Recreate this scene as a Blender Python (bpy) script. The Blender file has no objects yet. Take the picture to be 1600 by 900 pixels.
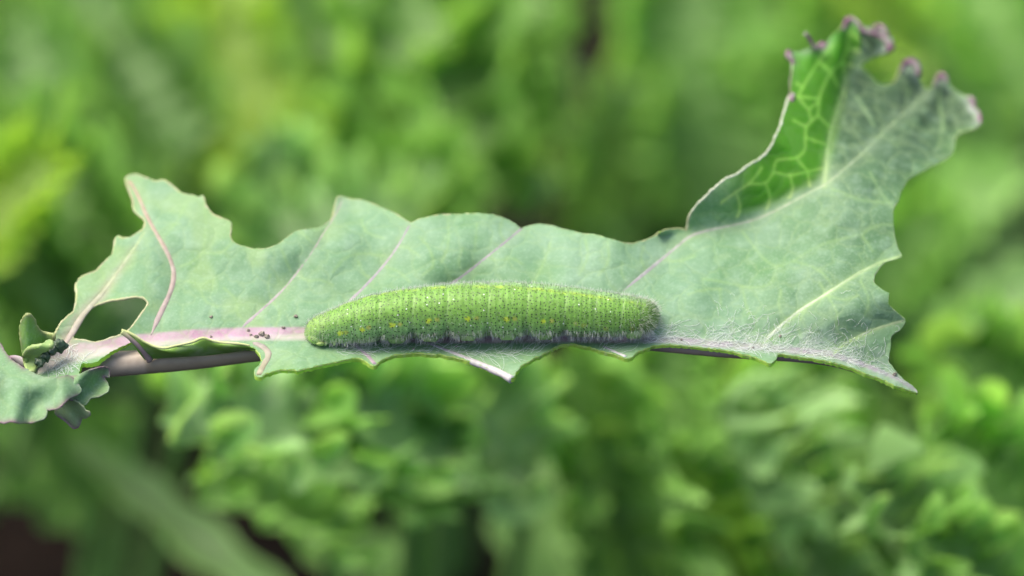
import bpy, math, random, time
import numpy as np
from mathutils import Vector
from mathutils.geometry import delaunay_2d_cdt
rnd = random.Random(7); rng = np.random.default_rng(7)
sc = bpy.context.scene; col = sc.collection
# ------------------------------------------------------------ camera, world, sun, exposure
PITCH = math.radians(40); DIST = 0.336; LENS = 140.0; FP = LENS/36*1600   # macro lens looking down on the kale bed
F = np.array([0, math.cos(PITCH), -math.sin(PITCH)]); R = np.array([1., 0, 0]); U = np.array([0, math.sin(PITCH), math.cos(PITCH)])
SUBJ = np.array([0, 0, 0.20]); CAM = SUBJ - DIST*F
cam = bpy.data.cameras.new('camera'); co = bpy.data.objects.new('camera', cam); col.objects.link(co)
co.location = CAM; co.rotation_euler = (math.pi/2-PITCH, 0, 0)
cam.lens = LENS; cam.sensor_width = 36; cam.clip_start = 0.01; cam.clip_end = 100
cam.dof.use_dof = True; cam.dof.focus_distance = DIST-0.0022; cam.dof.aperture_fstop = 15.0; cam.dof.aperture_blades = 0
sc.camera = co
w = bpy.data.worlds.new('World'); sc.world = w; w.use_nodes = True
nt = w.node_tree; sky = nt.nodes.new('ShaderNodeTexSky'); sky.sky_type = 'NISHITA'; sky.sun_disc = False
SEL, SAZ = math.radians(62), math.radians(-60)      # sun behind the leaf, a little to the left
sky.sun_elevation = SEL; sky.sun_rotation = SAZ; sky.dust_density = 6; sky.air_density = 1.0; sky.ozone_density = 0.3
nt.links.new(sky.outputs[0], nt.nodes['Background'].inputs[0]); nt.nodes['Background'].inputs[1].default_value = 0.15
sun = bpy.data.lights.new('sun', 'SUN'); sun.energy = 1.5; sun.angle = math.radians(45); sun.color = (1, .95, .86)
so = bpy.data.objects.new('sun', sun); col.objects.link(so)
sdir = Vector((math.sin(SAZ)*math.cos(SEL), math.cos(SAZ)*math.cos(SEL), math.sin(SEL)))
so.rotation_euler = sdir.to_track_quat('Z', 'Y').to_euler(); so.location = (0, 0, 2)
sc.view_settings.view_transform = 'Standard'; sc.view_settings.look = 'None'; sc.view_settings.gamma = 1
sc.view_settings.exposure = 0.92
sc.cycles.max_bounces = 8; sc.cycles.transmission_bounces = 6; sc.cycles.transparent_max_bounces = 8

def P(px, py, z=0.0):
    """world point standing z millimetres beyond the subject plane"""
    px = np.asarray(px, float); py = np.asarray(py, float); z = np.asarray(z, float)
    d = DIST + z*0.001
    return CAM + d[..., None]*(F + R*((px-800)/FP)[..., None] - U*((py-450)/FP)[..., None])
MM = FP/(DIST*1000)       # photo pixels per millimetre at the subject (18.5)

# ------------------------------------------------------------ helpers
def tag(o, label=None, cat=None, group=None, kind=None):
    for k, v in (('label', label), ('category', cat), ('group', group), ('kind', kind)):
        if v: o[k] = v
    return o
def empty(name, loc, label, cat, group=None):
    o = bpy.data.objects.new(name, None); col.objects.link(o); o.location = loc; o.empty_display_size = .01
    return tag(o, label, cat, group)
def mesh_obj(name, V, Fc, mats, parent=None, colr=None, attrs=None, midx=None, smooth=True):
    """V (n,3) world metres; Fc list of faces or (m,k) array"""
    V = np.asarray(V, float)
    org = np.zeros(3) if parent is None else np.array(parent_origin(parent))
    if parent is None: org = V.mean(0); org[2] = V[:, 2].min()
    me = bpy.data.meshes.new(name)
    Fa = np.asarray(Fc, dtype=np.int32)
    n, k = Fa.shape
    me.vertices.add(len(V)); me.vertices.foreach_set('co', (V-org).astype(np.float32).ravel())
    me.loops.add(n*k); me.loops.foreach_set('vertex_index', Fa.ravel())
    me.polygons.add(n); me.polygons.foreach_set('loop_start', np.arange(0, n*k, k, dtype=np.int32))
    if midx is not None: me.polygons.foreach_set('material_index', np.asarray(midx, dtype=np.int32))
    me.polygons.foreach_set('use_smooth', np.full(n, smooth))
    me.update(calc_edges=True)
    if colr is not None:
        a = me.color_attributes.new('tint', 'FLOAT_COLOR', 'POINT')
        c = np.ones((len(V), 4), np.float32); c[:, :3] = colr; a.data.foreach_set('color', c.ravel())
    for nm, arr in (attrs or {}).items():
        if arr.ndim == 1:
            me.attributes.new(nm, 'FLOAT', 'POINT').data.foreach_set('value', arr.astype(np.float32))
        else:
            me.attributes.new(nm, 'FLOAT_VECTOR', 'POINT').data.foreach_set('vector', arr.astype(np.float32).ravel())
    for m in (mats if isinstance(mats, (list, tuple)) else [mats]): me.materials.append(m)
    o = bpy.data.objects.new(name, me); col.objects.link(o)
    if parent is None: o.location = org
    else: o.parent = parent
    o['_org'] = [float(x) for x in org]
    return o
def parent_origin(p):
    if '_org' in p: return list(p['_org'])
    return list(p.location)
def quads_grid(nu, nv, closed_v=False, off=0):
    i = np.arange(nu-1)[:, None]; j = np.arange(nv if closed_v else nv-1)[None, :]
    j2 = (j+1) % nv
    q = np.stack([i*nv+j, i*nv+j2, (i+1)*nv+j2, (i+1)*nv+j], -1).reshape(-1, 4)
    return q + off
def tube_mesh(path, rad, k=10, flat=1.0, upv=None):
    """path (n,3) metres, rad (n,) metres -> verts, quads; ends pinched"""
    path = np.asarray(path, float); rad = np.asarray(rad, float)
    n = len(path); T = np.gradient(path, axis=0); T /= np.linalg.norm(T, axis=1)[:, None]+1e-12
    up = np.tile(np.array([0, 0, 1.]) if upv is None else upv, (n, 1)) if (upv is None or np.ndim(upv) == 1) else upv
    S = np.cross(T, up); S /= np.linalg.norm(S, axis=1)[:, None]+1e-12
    N = np.cross(S, T)
    path = np.vstack([path[:1], path, path[-1:]]); rad = np.r_[rad[0]*.02, rad, rad[-1]*.02]
    S = np.vstack([S[:1], S, S[-1:]]); N = np.vstack([N[:1], N, N[-1:]])
    a = np.linspace(0, 2*np.pi, k, endpoint=False)
    V = path[:, None] + (S[:, None]*np.cos(a)[None, :, None] + N[:, None]*np.sin(a)[None, :, None]*flat)*rad[:, None, None]
    return V.reshape(-1, 3), quads_grid(len(path), k, True)
def resample(pts, step):
    pts = np.asarray(pts, float); d = np.r_[0, np.cumsum(np.linalg.norm(np.diff(pts[:, :2], axis=0), axis=1))]
    n = max(2, int(d[-1]/step)+1); t = np.linspace(0, d[-1], n)
    return np.stack([np.interp(t, d, pts[:, i]) for i in range(pts.shape[1])], 1)
def smooth_line(pts, step, it=2):
    pts = np.asarray(pts, float)
    for _ in range(it):
        q = .75*pts[:-1]+.25*pts[1:]; r = .25*pts[:-1]+.75*pts[1:]
        pts = np.vstack([pts[:1], np.stack([q, r], 1).reshape(-1, pts.shape[1]), pts[-1:]])
    return resample(pts, step)
def dist_poly(px, py, pl, cull=130):
    """distance to a polyline, and arc position 0..1"""
    best = np.full(px.shape, 1e9); arc = np.zeros(px.shape); pl = np.asarray(pl, float)
    if cull is not None and px.size > 400:
        (x0, y0), (x1, y1) = pl.min(0)-cull, pl.max(0)+cull; k = (px > x0) & (px < x1) & (py > y0) & (py < y1)
        if k.any(): best[k], arc[k] = dist_poly(px[k], py[k], pl, None)
        return best, arc
    L = np.r_[0, np.cumsum(np.linalg.norm(np.diff(pl, axis=0), axis=1))]
    for i in range(len(pl)-1):
        a, b = pl[i], pl[i+1]; ab = b-a; l2 = (ab**2).sum()+1e-9
        t = np.clip(((px-a[0])*ab[0]+(py-a[1])*ab[1])/l2, 0, 1)
        d = np.hypot(px-a[0]-t*ab[0], py-a[1]-t*ab[1]); m = d < best
        best[m] = d[m]; arc[m] = ((L[i]+t*(L[i+1]-L[i]))/L[-1])[m]
    return best, arc
def inside(px, py, poly):
    r = np.zeros(px.shape, bool); n = len(poly); j = n-1
    for i in range(n):
        xi, yi = poly[i]; xj, yj = poly[j]
        if yi != yj:
            c = ((yi > py) != (yj > py)) & (px < (xj-xi)*(py-yi)/(yj-yi)+xi)
            r ^= c
        j = i
    return r
def vnoise(px, py, scale, seed=0):
    """smooth value noise, about -1..1"""
    g = np.random.default_rng(seed).uniform(-1, 1, (96, 96))
    x = np.asarray(px)/scale+40; y = np.asarray(py)/scale+40
    xi = np.floor(x).astype(int); yi = np.floor(y).astype(int); fx = x-xi; fy = y-yi
    fx = fx*fx*(3-2*fx); fy = fy*fy*(3-2*fy)
    G = lambda a, b: g[a % 96, b % 96]
    return (G(xi, yi)*(1-fx)+G(xi+1, yi)*fx)*(1-fy)+(G(xi, yi+1)*(1-fx)+G(xi+1, yi+1)*fx)*fy
def sstep(a, b, x):
    t = np.clip((x-a)/(b-a), 0, 1); return t*t*(3-2*t)

# ------------------------------------------------------------ materials
def mat(name, gate=None, rough=.5, spec=.4, transl=0., tcol=(1, 1, 1), sss=0., mottles=(), bump=(), base=None, coat=0., sheen=0.):
    m = bpy.data.materials.new(name); m.use_nodes = True; n = m.node_tree.nodes; l = m.node_tree.links
    b = n['Principled BSDF']; out = n['Material Output']
    b.inputs['Roughness'].default_value = rough; b.inputs['Specular IOR Level'].default_value = spec
    if sss: b.inputs['Subsurface Weight'].default_value = sss; b.inputs['Subsurface Radius'].default_value = (.6, 1, .3); b.inputs['Subsurface Scale'].default_value = .0006
    if sheen: b.inputs['Sheen Weight'].default_value = sheen; b.inputs['Sheen Roughness'].default_value = .4
    tc = n.new('ShaderNodeTexCoord')
    if base is None:
        c = n.new('ShaderNodeAttribute'); c.attribute_name = 'tint'; cur = c.outputs['Color']
    else:
        c = n.new('ShaderNodeRGB'); c.outputs[0].default_value = (*base, 1); cur = c.outputs[0]
    for sc_, lo, hi, c2, f, det in mottles:      # noise scale (1/m), ramp, colour, factor
        t = n.new('ShaderNodeTexNoise'); t.inputs['Scale'].default_value = sc_; t.inputs['Detail'].default_value = det
        l.new(tc.outputs['Object'], t.inputs['Vector'])
        r = n.new('ShaderNodeMapRange'); r.inputs[1].default_value = lo; r.inputs[2].default_value = hi; r.inputs[4].default_value = f
        l.new(t.outputs['Fac'], r.inputs[0])
        fo = r.outputs[0]
        if gate:
            ga = n.new('ShaderNodeAttribute'); ga.attribute_name = gate; mm = n.new('ShaderNodeMath'); mm.operation = 'MULTIPLY'
            l.new(fo, mm.inputs[0]); l.new(ga.outputs['Fac'], mm.inputs[1]); fo = mm.outputs[0]
        x = n.new('ShaderNodeMix'); x.data_type = 'RGBA'; l.new(fo, x.inputs['Factor']); l.new(cur, x.inputs['A']); x.inputs['B'].default_value = (*c2, 1)
        cur = x.outputs['Result']
    l.new(cur, b.inputs['Base Color'])
    nrm = None
    for sc_, st, dist in bump:
        t = n.new('ShaderNodeTexNoise'); t.inputs['Scale'].default_value = sc_; t.inputs['Detail'].default_value = 4
        l.new(tc.outputs['Object'], t.inputs['Vector'])
        bp = n.new('ShaderNodeBump'); bp.inputs['Strength'].default_value = st; bp.inputs['Distance'].default_value = dist
        l.new(t.outputs['Fac'], bp.inputs['Height'])
        if nrm: l.new(nrm, bp.inputs['Normal'])
        nrm = bp.outputs['Normal']
    if nrm: l.new(nrm, b.inputs['Normal'])
    if transl:
        tr = n.new('ShaderNodeBsdfTranslucent'); mx = n.new('ShaderNodeMixShader'); mx.inputs[0].default_value = transl
        mu = n.new('ShaderNodeMix'); mu.data_type = 'RGBA'; mu.blend_type = 'MULTIPLY'; mu.inputs['Factor'].default_value = 1
        l.new(cur, mu.inputs['A']); mu.inputs['B'].default_value = (*tcol, 1); l.new(mu.outputs['Result'], tr.inputs['Color'])
        if nrm: l.new(nrm, tr.inputs['Normal'])
        if gate:
            ga = n.new('ShaderNodeAttribute'); ga.attribute_name = gate; r = n.new('ShaderNodeMapRange'); r.inputs[1].default_value = 0; r.inputs[2].default_value = .6
            r.inputs[3].default_value = .72; r.inputs[4].default_value = transl; l.new(ga.outputs['Fac'], r.inputs[0]); l.new(r.outputs[0], mx.inputs[0])
        l.new(b.outputs[0], mx.inputs[1]); l.new(tr.outputs[0], mx.inputs[2]); l.new(mx.outputs[0], out.inputs['Surface'])
    m['nodes_cur'] = 0
    return m, n, l, cur, b
WAX = (.46, .60, .50)
m_blade, n, l, cur, b = mat('waxy_leaf_upper', gate='wax_light', rough=.6, spec=.3, transl=.26, tcol=(1.1, 1.6, .5),
    mottles=[(700, .5, .78, (.36, .52, .38), .40, 7), (260, .48, .7, (.15, .30, .13), .30, 3), (4500, .5, .8, (.42, .56, .44), .30, 2)],
    bump=[(700, .35, .0002), (5000, .3, .00004)])
# faint fine vein network on the waxy upper face
tc = n.new('ShaderNodeTexCoord'); vo = n.new('ShaderNodeTexVoronoi'); vo.feature = 'DISTANCE_TO_EDGE'; vo.inputs['Scale'].default_value = 420
ns = n.new('ShaderNodeTexNoise'); ns.inputs['Scale'].default_value = 600; va = n.new('ShaderNodeVectorMath'); va.operation = 'MULTIPLY_ADD'
va.inputs[1].default_value = (.0018,)*3; l.new(tc.outputs['Object'], ns.inputs['Vector']); l.new(ns.outputs['Color'], va.inputs[0]); l.new(tc.outputs['Object'], va.inputs[2])
l.new(va.outputs[0], vo.inputs['Vector'])
mr = n.new('ShaderNodeMapRange'); mr.inputs[1].default_value = .0; mr.inputs[2].default_value = .09; mr.inputs[3].default_value = .27; mr.inputs[4].default_value = 0
l.new(vo.outputs['Distance'], mr.inputs[0])
x = n.new('ShaderNodeMix'); x.data_type = 'RGBA'; l.new(mr.outputs[0], x.inputs['Factor']); l.new(cur, x.inputs['A']); x.inputs['B'].default_value = (.29, .43, .19, 1)
vo2 = n.new('ShaderNodeTexVoronoi'); vo2.feature = 'DISTANCE_TO_EDGE'; vo2.inputs['Scale'].default_value = 1300; l.new(va.outputs[0], vo2.inputs['Vector'])
mr2 = n.new('ShaderNodeMapRange'); mr2.inputs[1].default_value = 0; mr2.inputs[2].default_value = .12; mr2.inputs[3].default_value = .14; mr2.inputs[4].default_value = 0; l.new(vo2.outputs['Distance'], mr2.inputs[0])
x2 = n.new('ShaderNodeMix'); x2.data_type = 'RGBA'; l.new(mr2.outputs[0], x2.inputs['Factor']); l.new(x.outputs['Result'], x2.inputs['A']); x2.inputs['B'].default_value = (.18, .31, .14, 1)
l.new(x2.outputs['Result'], b.inputs['Base Color'])
bq = n.new('ShaderNodeBump'); bq.inputs['Strength'].default_value = .22; bq.inputs['Distance'].default_value = .00035
mh = n.new('ShaderNodeMapRange'); mh.inputs[1].default_value = 0; mh.inputs[2].default_value = .25; l.new(vo.outputs['Distance'], mh.inputs[0]); l.new(mh.outputs[0], bq.inputs['Height'])
old = b.inputs['Normal'].links[0].from_socket; l.new(old, bq.inputs['Normal']); l.new(bq.outputs['Normal'], b.inputs['Normal'])
m_edge = mat('chewed_leaf_flesh', rough=.45, spec=.4, transl=.4, tcol=(1.2, 1.3, .4), base=(.50, .80, .12),
    mottles=[(900, .55, .7, (.16, .36, .04), .6, 3), (2500, .55, .7, (.7, .85, .4), .6, 2)], bump=[(2500, .4, .0001)])[0]
m_under = mat('leaf_underside', rough=.6, spec=.25, transl=.2, tcol=(1, 1.4, .5), base=(.26, .38, .26), mottles=[(500, .5, .7, (.34, .42, .34), .5, 3)])[0]
m_tint = mat('leaf_rib_skin', rough=.5, spec=.35, transl=.1, mottles=[(900, .5, .75, (.55, .55, .5), .25, 4), (2200, .55, .7, (.2, .22, .12), .2, 3)], bump=[(1500, .3, .00008)])[0]
m_stem = mat('petiole_skin', rough=.42, spec=.4, mottles=[(350, .45, .7, (.24, .20, .14), .5, 4), (1400, .5, .75, (.16, .10, .08), .25, 5)], bump=[(1200, .25, .0001)])[0]
m_frass = mat('frass_skin', rough=.38, spec=.5, base=(.018, .045, .02), mottles=[(1800, .5, .65, (.06, .11, .05), .7, 3)], bump=[(2500, .7, .0003)])[0]
m_crumb = mat('dry_crumb', rough=.8, spec=.2, base=(.26, .23, .19), mottles=[(3000, .45, .6, (.07, .07, .05), .8, 3)], bump=[(4000, .7, .0002)])[0]
m_silk = mat('silk', rough=.35, spec=.5, transl=.4, base=(.86, .92, .86))[0]
m_seta = mat('seta', rough=.35, spec=.5, transl=.35)[0]
m_soil = mat('soil', rough=.95, spec=.1, base=(.006, .004, .003), mottles=[(60, .45, .65, (.011, .007, .005), .8, 6), (14, .58, .7, (.020, .011, .008), .5, 2)], bump=[(150, .9, .006)])[0]

# ------------------------------------------------------------ the chewed leaf: traced outline with its own depth
YM = np.array([(40, 568), (75, 561), (110, 553), (160, 544), (200, 538), (300, 529), (400, 524), (475, 523), (600, 528), (700, 530), (800, 530), (900, 530), (1000, 531), (1060, 534), (1100, 538), (1200, 545), (1300, 555), (1353, 573), (1400, 592), (1435, 613), (1500, 640)], float)
def ym(x): return np.interp(x, YM[:, 0], YM[:, 1])
OUT = [(85,523),(96,503),(115,487),(119,475),(120,460),(118,447),(121,440),(127,432),(138,428),(149,424),(157,416),(165,407),(176,397),(178,385),(180,373),(184,367),(188,372),(205,371),(214,364),(221,361),(226,352),(228,346),(225,341),(213,332),(207,323),(208,315),(207,308),(203,300),(199,290),(196,277),(205,273),(215,272),(221,276),(227,277),(236,281),(245,284),(252,281),(260,282),(266,288),(275,295),(281,300),(288,303),(300,305),(313,308),(315,304),(318,306),(321,320),(325,327),(331,333),(337,337),(344,340),(361,347),(360,357),(359,368),(362,376),(373,383),(381,385),(394,388),(408,389),(418,388),(429,384),(440,378),(448,371),(457,364),(467,359),(482,358),(499,355),(509,349),(517,344),(521,337),(523,328),(525,318),(527,308),(533,306),(539,308),(549,312),(557,311),(568,313),(578,317),(589,321),(603,327),(616,333),(628,340),(640,348),(649,345),(659,341),(680,336),(700,335),(720,335),(748,333),(763,334),(777,337),(788,341),(799,345),(808,352),(815,357),(822,354),(828,352),(847,350),(860,352),(871,355),(892,361),(903,363),(913,365),(926,366),(940,369),(953,373),(967,377),(976,380),(985,381),(995,379),(1004,377),(1018,371),(1031,364),(1040,359),(1052,357),(1063,358),(1073,361),(1075,351),(1076,342),(1081,331),(1089,321),(1099,312),(1109,301),(1120,291),(1136,278),(1149,274),(1160,266),(1173,256),(1187,250),(1196,241),(1203,232),(1209,221),(1213,211),(1221,195),(1224,178),(1228,168),(1231,155),(1236,144),(1235,130),(1236,118),(1238,107),(1237,96),(1230,84),(1233,79),(1239,80),(1246,81),(1258,78),(1270,74),(1279,74),(1288,72),(1293,64),(1299,56),(1305,51),(1313,46),(1320,39),(1323,30),(1327,26),(1337,29),(1343,35),(1349,42),(1356,44),(1364,41),(1373,37),(1380,42),(1387,52),(1393,61),(1394,78),(1386,82),(1376,84),(1366,88),(1354,94),(1344,101),(1350,108),(1359,116),(1369,127),(1377,131),(1386,132),(1393,130),(1400,127),(1403,117),(1406,107),(1413,96),(1421,93),(1428,94),(1438,104),(1436,122),(1441,133),(1449,141),(1456,137),(1460,130),(1466,116),(1473,113),(1479,118),(1482,128),(1487,137),(1501,147),(1512,151),(1523,156),(1519,168),(1530,176),(1532,193),(1523,200),(1512,203),(1500,206),(1491,216),(1491,232),(1484,243),(1470,252),(1455,259),(1440,267),(1430,272),(1421,278),(1413,288),(1408,299),(1405,308),(1403,316),(1398,321),(1395,328),(1395,343),(1397,360),(1398,371),(1400,381),(1404,390),(1409,399),(1404,402),(1397,403),(1385,407),(1377,414),(1371,421),(1366,431),(1365,440),(1370,446),(1377,451),(1389,457),(1388,466),(1387,475),(1394,482),(1401,488),(1408,493),(1415,500),(1412,508),(1407,515),(1399,520),(1392,525),(1391,541),(1389,553),(1388,565),(1393,572),(1399,579),(1407,588),(1415,596),(1429,604),(1434,614),
 (1420,609),(1401,603),(1388,597),(1375,591),(1353,584),(1340,578),(1327,573),(1313,569),(1300,565),(1282,562),(1263,559),(1248,557),(1233,555),(1215,552),(1213,560),(1207,567),(1199,567),(1192,563),(1183,559),(1172,556),(1161,553),(1148,550),(1135,547),(1118,545),(1100,543),(1080,541),(1060,539),(1043,538),(1028,539),(1017,541),(1007,545),(999,548),(993,552),(988,557),(982,560),(976,559),(961,553),(949,550),(937,547),(925,543),(913,540),(900,538),(889,537),(878,538),(868,541),(855,549),(848,552),(844,557),(838,557),(833,560),(825,565),(817,569),(811,575),(805,583),(803,590),(799,592),(785,583),(764,575),(754,571),(745,567),(733,564),(721,560),(708,557),(695,555),(680,553),(668,552),(657,551),(647,551),(633,552),(620,553),(610,556),(601,559),(595,562),(590,567),(585,572),(579,570),(572,564),(567,561),(560,559),(551,559),(540,561),(529,564),(517,567),(505,569),(493,572),(481,575),(474,576),(468,577),(465,580),(460,577),(450,577),(439,577),(427,580),(415,583),(409,589),(403,589),(397,585),(397,578),(402,573),(407,568),(409,563),(408,557),(405,552),(401,547),(396,543),(390,541),(383,540),(370,541),(350,540),(333,538),(316,537),(300,541),(277,544),(261,549),(240,546),(221,537),(208,532),(198,538),(187,543),(176,548),(168,554),(160,559),(152,565),(144,567),(134,568),(126,569),(124,578),(123,586),(107,590),(90,592),(67,592),(52,585),(50,575),(62,563),(72,552),(79,540)]
HOLE = [(115,530),(111,524),(112,515),(115,508),(122,498),(131,489),(139,482),(149,476),(160,472),(171,469),(186,467),(203,464),(214,463),(224,465),(230,469),(232,474),(227,482),(221,490),(215,499),(208,508),(200,517),(190,523),(173,528),(162,532),(149,535),(138,533),(128,531)]
V1 = [(236,524),(246,500),(258,475),(266,458),(271,440),(272,425),(268,410),(260,392),(252,378),(245,366),(236,350),(228,335),(219,312),(210,295),(202,283)]
V2 = [(372,518),(385,505),(400,492),(425,470),(445,450),(463,428),(480,405),(494,384),(505,365),(517,348),(527,330),(535,312)]
V3 = [(540,475),(560,458),(580,437),(600,415),(622,385),(640,352)]
V4 = [(695,450),(725,430),(760,402),(790,378),(815,357)]
V5 = [(960,466),(985,445),(1010,425),(1035,404),(1055,388),(1078,368),(1110,359),(1150,351),(1175,345),(1200,335),(1230,320),(1260,303),(1288,290),(1315,268),(1345,242),(1375,212),(1400,188),(1425,165),(1445,148)]
V5b = [(1288,290),(1289,270),(1291,245),(1294,222),(1299,200),(1306,180),(1315,150),(1322,120)]
V6 = [(1188,540),(1208,520),(1230,500),(1260,478),(1290,460),(1320,440),(1350,422),(1380,408),(1408,400)]
V7 = [(1300,556),(1320,538),(1340,526),(1360,517),(1380,510),(1412,501)]
F1 = [(548,533),(562,545),(575,556),(586,569)]
F2 = [(662,533),(690,544),(720,556),(750,567),(780,579),(800,590)]
F3 = [(395,535),(410,541),(419,549),(420,558),(412,570),(404,586)]
F4 = [(940,540),(957,548),(978,557)]
VC = [(98,545),(105,532),(113,520),(125,498),(140,480),(158,462),(175,438),(195,410),(212,385),(226,362)]
PURP = [V1, V2, V3, V4, V5, F1, F2, F3, F4, VC]; GREE = [V5b, V6, V7]
NET = [[(1281,92),(1266,116),(1254,137),(1246,151)],[(1327,49),(1325,76),(1315,98),(1298,112),(1290,128),(1283,142),(1279,160),(1279,181),(1268,188),(1259,198),(1258,215),(1259,235),(1245,248),(1225,248),(1211,251),(1209,269),(1197,288),(1171,287)],
 [(1279,181),(1298,200)],[(1281,98),(1298,112)],[(1315,98),(1337,104)],[(1246,151),(1279,154)],[(1259,198),(1240,188)],[(1245,130),(1254,137)],[(1209,269),(1235,275),(1262,268),(1290,262)],[(1235,275),(1240,300),(1225,320)],[(1197,288),(1205,310),(1195,333)],[(1171,287),(1150,300),(1125,318)],[(1171,287),(1185,270),(1190,262)],[(1150,300),(1158,325),(1150,345)],[(1262,268),(1265,290)],[(1259,215),(1292,226)],[(1245,248),(1262,268)],[(1268,188),(1262,170),(1279,160)],[(1246,151),(1262,170)],[(1315,98),(1322,120),(1318,150)],[(1298,112),(1310,135)],[(1327,49),(1345,62),(1360,75)],[(1325,76),(1345,80)],[(1281,92),(1300,70)],[(1295,205),(1306,170),(1318,140)],
 [(1301,296),(1320,302),(1339,312),(1365,315),(1395,317)],[(1397,352),(1373,350),(1344,366),(1355,378),(1363,392)],[(1344,366),(1320,372),(1291,379),(1264,392),(1240,408),(1213,419),(1190,402),(1178,385),(1160,362)],[(1213,419),(1205,445),(1180,450),(1160,448),(1130,440),(1100,436)],[(1160,448),(1166,480),(1172,490)],[(1125,452),(1126,476)],
 [(1075,460),(1100,452),(1125,452)],[(1120,340),(1135,350)],[(1339,152),(1352,172),(1365,196)],[(1467,140),(1468,170),(1475,195),(1465,230)],[(1420,140),(1416,165)],[(1240,408),(1280,420),(1300,445)],[(1400,330),(1375,300),(1360,270)],
 [(317,308),(322,340),(320,375),(318,395),(300,410),(282,416)],[(250,375),(275,350),(290,320)],[(318,395),(345,397),(362,380)],[(440,390),(448,410),(455,425)],[(565,345),(572,365),(600,372)],[(700,345),(702,380),(690,410)],[(655,370),(670,385),(680,415),(660,430)],[(745,350),(742,390)],[(860,380),(850,410),(835,440)],[(915,375),(920,400),(905,430)],[(950,380),(952,410),(935,430)],[(425,470),(418,450),(422,430)],[(463,428),(480,440),(500,436),(520,445)],[(494,384),(480,372),(470,362)],[(580,437),(566,425),(560,408)],[(622,385),(640,388),(655,400)],[(600,415),(625,425),(640,440)],[(725,430),(715,410),(722,390)],[(760,402),(778,408),(800,402),(815,412)],[(790,378),(780,362),(784,345)],[(985,445),(970,430),(972,410)],[(1010,425),(1000,405),(1006,385)],[(1035,404),(1060,410),(1085,400)],[(1230,500),(1215,480),(1220,455)],[(1290,460),(1280,440)],[(1290,460),(1318,470),(1340,462)],[(1350,422),(1345,440)],[(271,440),(290,438),(312,445),(330,438)],[(245,366),(262,352),(280,350)],[(152,470),(165,445),(160,425)],[(385,505),(370,490),(372,470),(350,450)],[(312,445),(318,470),(340,480)],
 [(600,400),(570,395),(540,400),(520,425)],[(425,470),(440,490),(430,510)],[(1345,440),(1360,470),(1350,495)],[(1295,465),(1310,490),(1305,515),(1325,530)],[(1260,480),(1245,510),(1255,535)]]
PURP = [np.array(v, float) for v in PURP]; GREE = [np.array(v, float) for v in GREE]; NET = [smooth_line(v, 6, 1) for v in NET]
FOLD = smooth_line([(1060,366),(1110,359),(1150,351),(1200,335),(1250,310),(1288,290),(1306,255),(1318,205),(1328,160),(1336,115),(1345,92)], 6)
def fold_side(px, py):
    d, a = dist_poly(px, py, FOLD)
    poly = np.vstack([FOLD, [(1345, -50), (1000, -50), (1000, 366)]])
    return np.where(inside(px, py, poly), d, 0)
LATS = [smooth_line(v, 9) for v in PURP]+[smooth_line(v, 9) for v in GREE]
def depth_raw(px, py):
    px = np.asarray(px, float); py = np.asarray(py, float)
    h = (ym(px)-py)/MM
    up = np.log1p(np.exp(h*3))/3; dn = np.log1p(np.exp(-h*3))/3       # soft crease along the midrib
    z = (.60-.30*sstep(1150, 1350, px))*up - 1.45*dn
    z += .035*up*up*.6
    vd = np.full(px.shape, 1e9)
    for v in LATS:
        vd = np.minimum(vd, dist_poly(px, py, v)[0])
    z -= .55*(1-np.exp(-vd/32))*sstep(.1, 2.5, np.abs(h))              # blade swells between the side veins
    z += (1.25*vnoise(px, py, 95, 3)+.35*vnoise(px, py, 42, 4))*sstep(0, 5, up)
    s = fold_side(px, py)/MM
    z -= 1.15*(np.sqrt(s*s+.35)-.59)                                     # this side of the tip stands up and curls over
    t = sstep(1290, 1500, px)*sstep(300, 120, py); z += 4*t
    t = sstep(1480, 1530, px)*sstep(260, 150, py); z -= 3*t              # drooping ears of the tip
    z += (.4*np.sin((px+py*.6)/8.)+.2*np.sin((px-py)/5.))*sstep(235, 180, py)*sstep(1385, 1440, px)+.6*np.sin(px/7.)*sstep(120, 70, py)
    z += 2.2*np.exp(-((px-1340)**2+(py-135)**2)/(2*28**2))
    c = np.exp(-((px-560)**2/60**2+(py-325)**2/22**2)); z += 1.1*c      # corner that dips back
    t = sstep(250, 110, px)*sstep(520, 430, py); z += 2.0*t
    z += .35*np.exp(-((px-300)**2/35**2+(py-400)**2/28**2))
    return z
_gx = np.arange(30, 1570, 2.); _gy = np.arange(0, 660, 2.); _G = depth_raw(*np.meshgrid(_gx, _gy))
def depth(px, py):
    x = np.clip((np.asarray(px, float)-30)/2, 0, len(_gx)-1.001); y = np.clip(np.asarray(py, float)/2, 0, len(_gy)-1.001)
    i = x.astype(int); j = y.astype(int); a = x-i; b_ = y-j
    return (_G[j, i]*(1-a)+_G[j, i+1]*a)*(1-b_)+(_G[j+1, i]*(1-a)+_G[j+1, i+1]*a)*b_
def surf(px, py): return P(px, py, depth(px, py))
def normals(px, py, e=1.5):
    a = surf(px+e, py)-surf(px-e, py); b_ = surf(px, py-e)-surf(px, py+e)
    n = np.cross(a, b_); n /= np.linalg.norm(n, axis=1)[:, None]; return n
def jag(poly, amp, seed, step=3.0):
    p = resample(np.vstack([poly, poly[:1]]), step)[:-1]
    g = np.random.default_rng(seed); return p + g.normal(0, amp, p.shape)
out = jag(np.array(OUT, float), .5, 1); hole = jag(np.array(HOLE, float), .3, 2)
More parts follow.
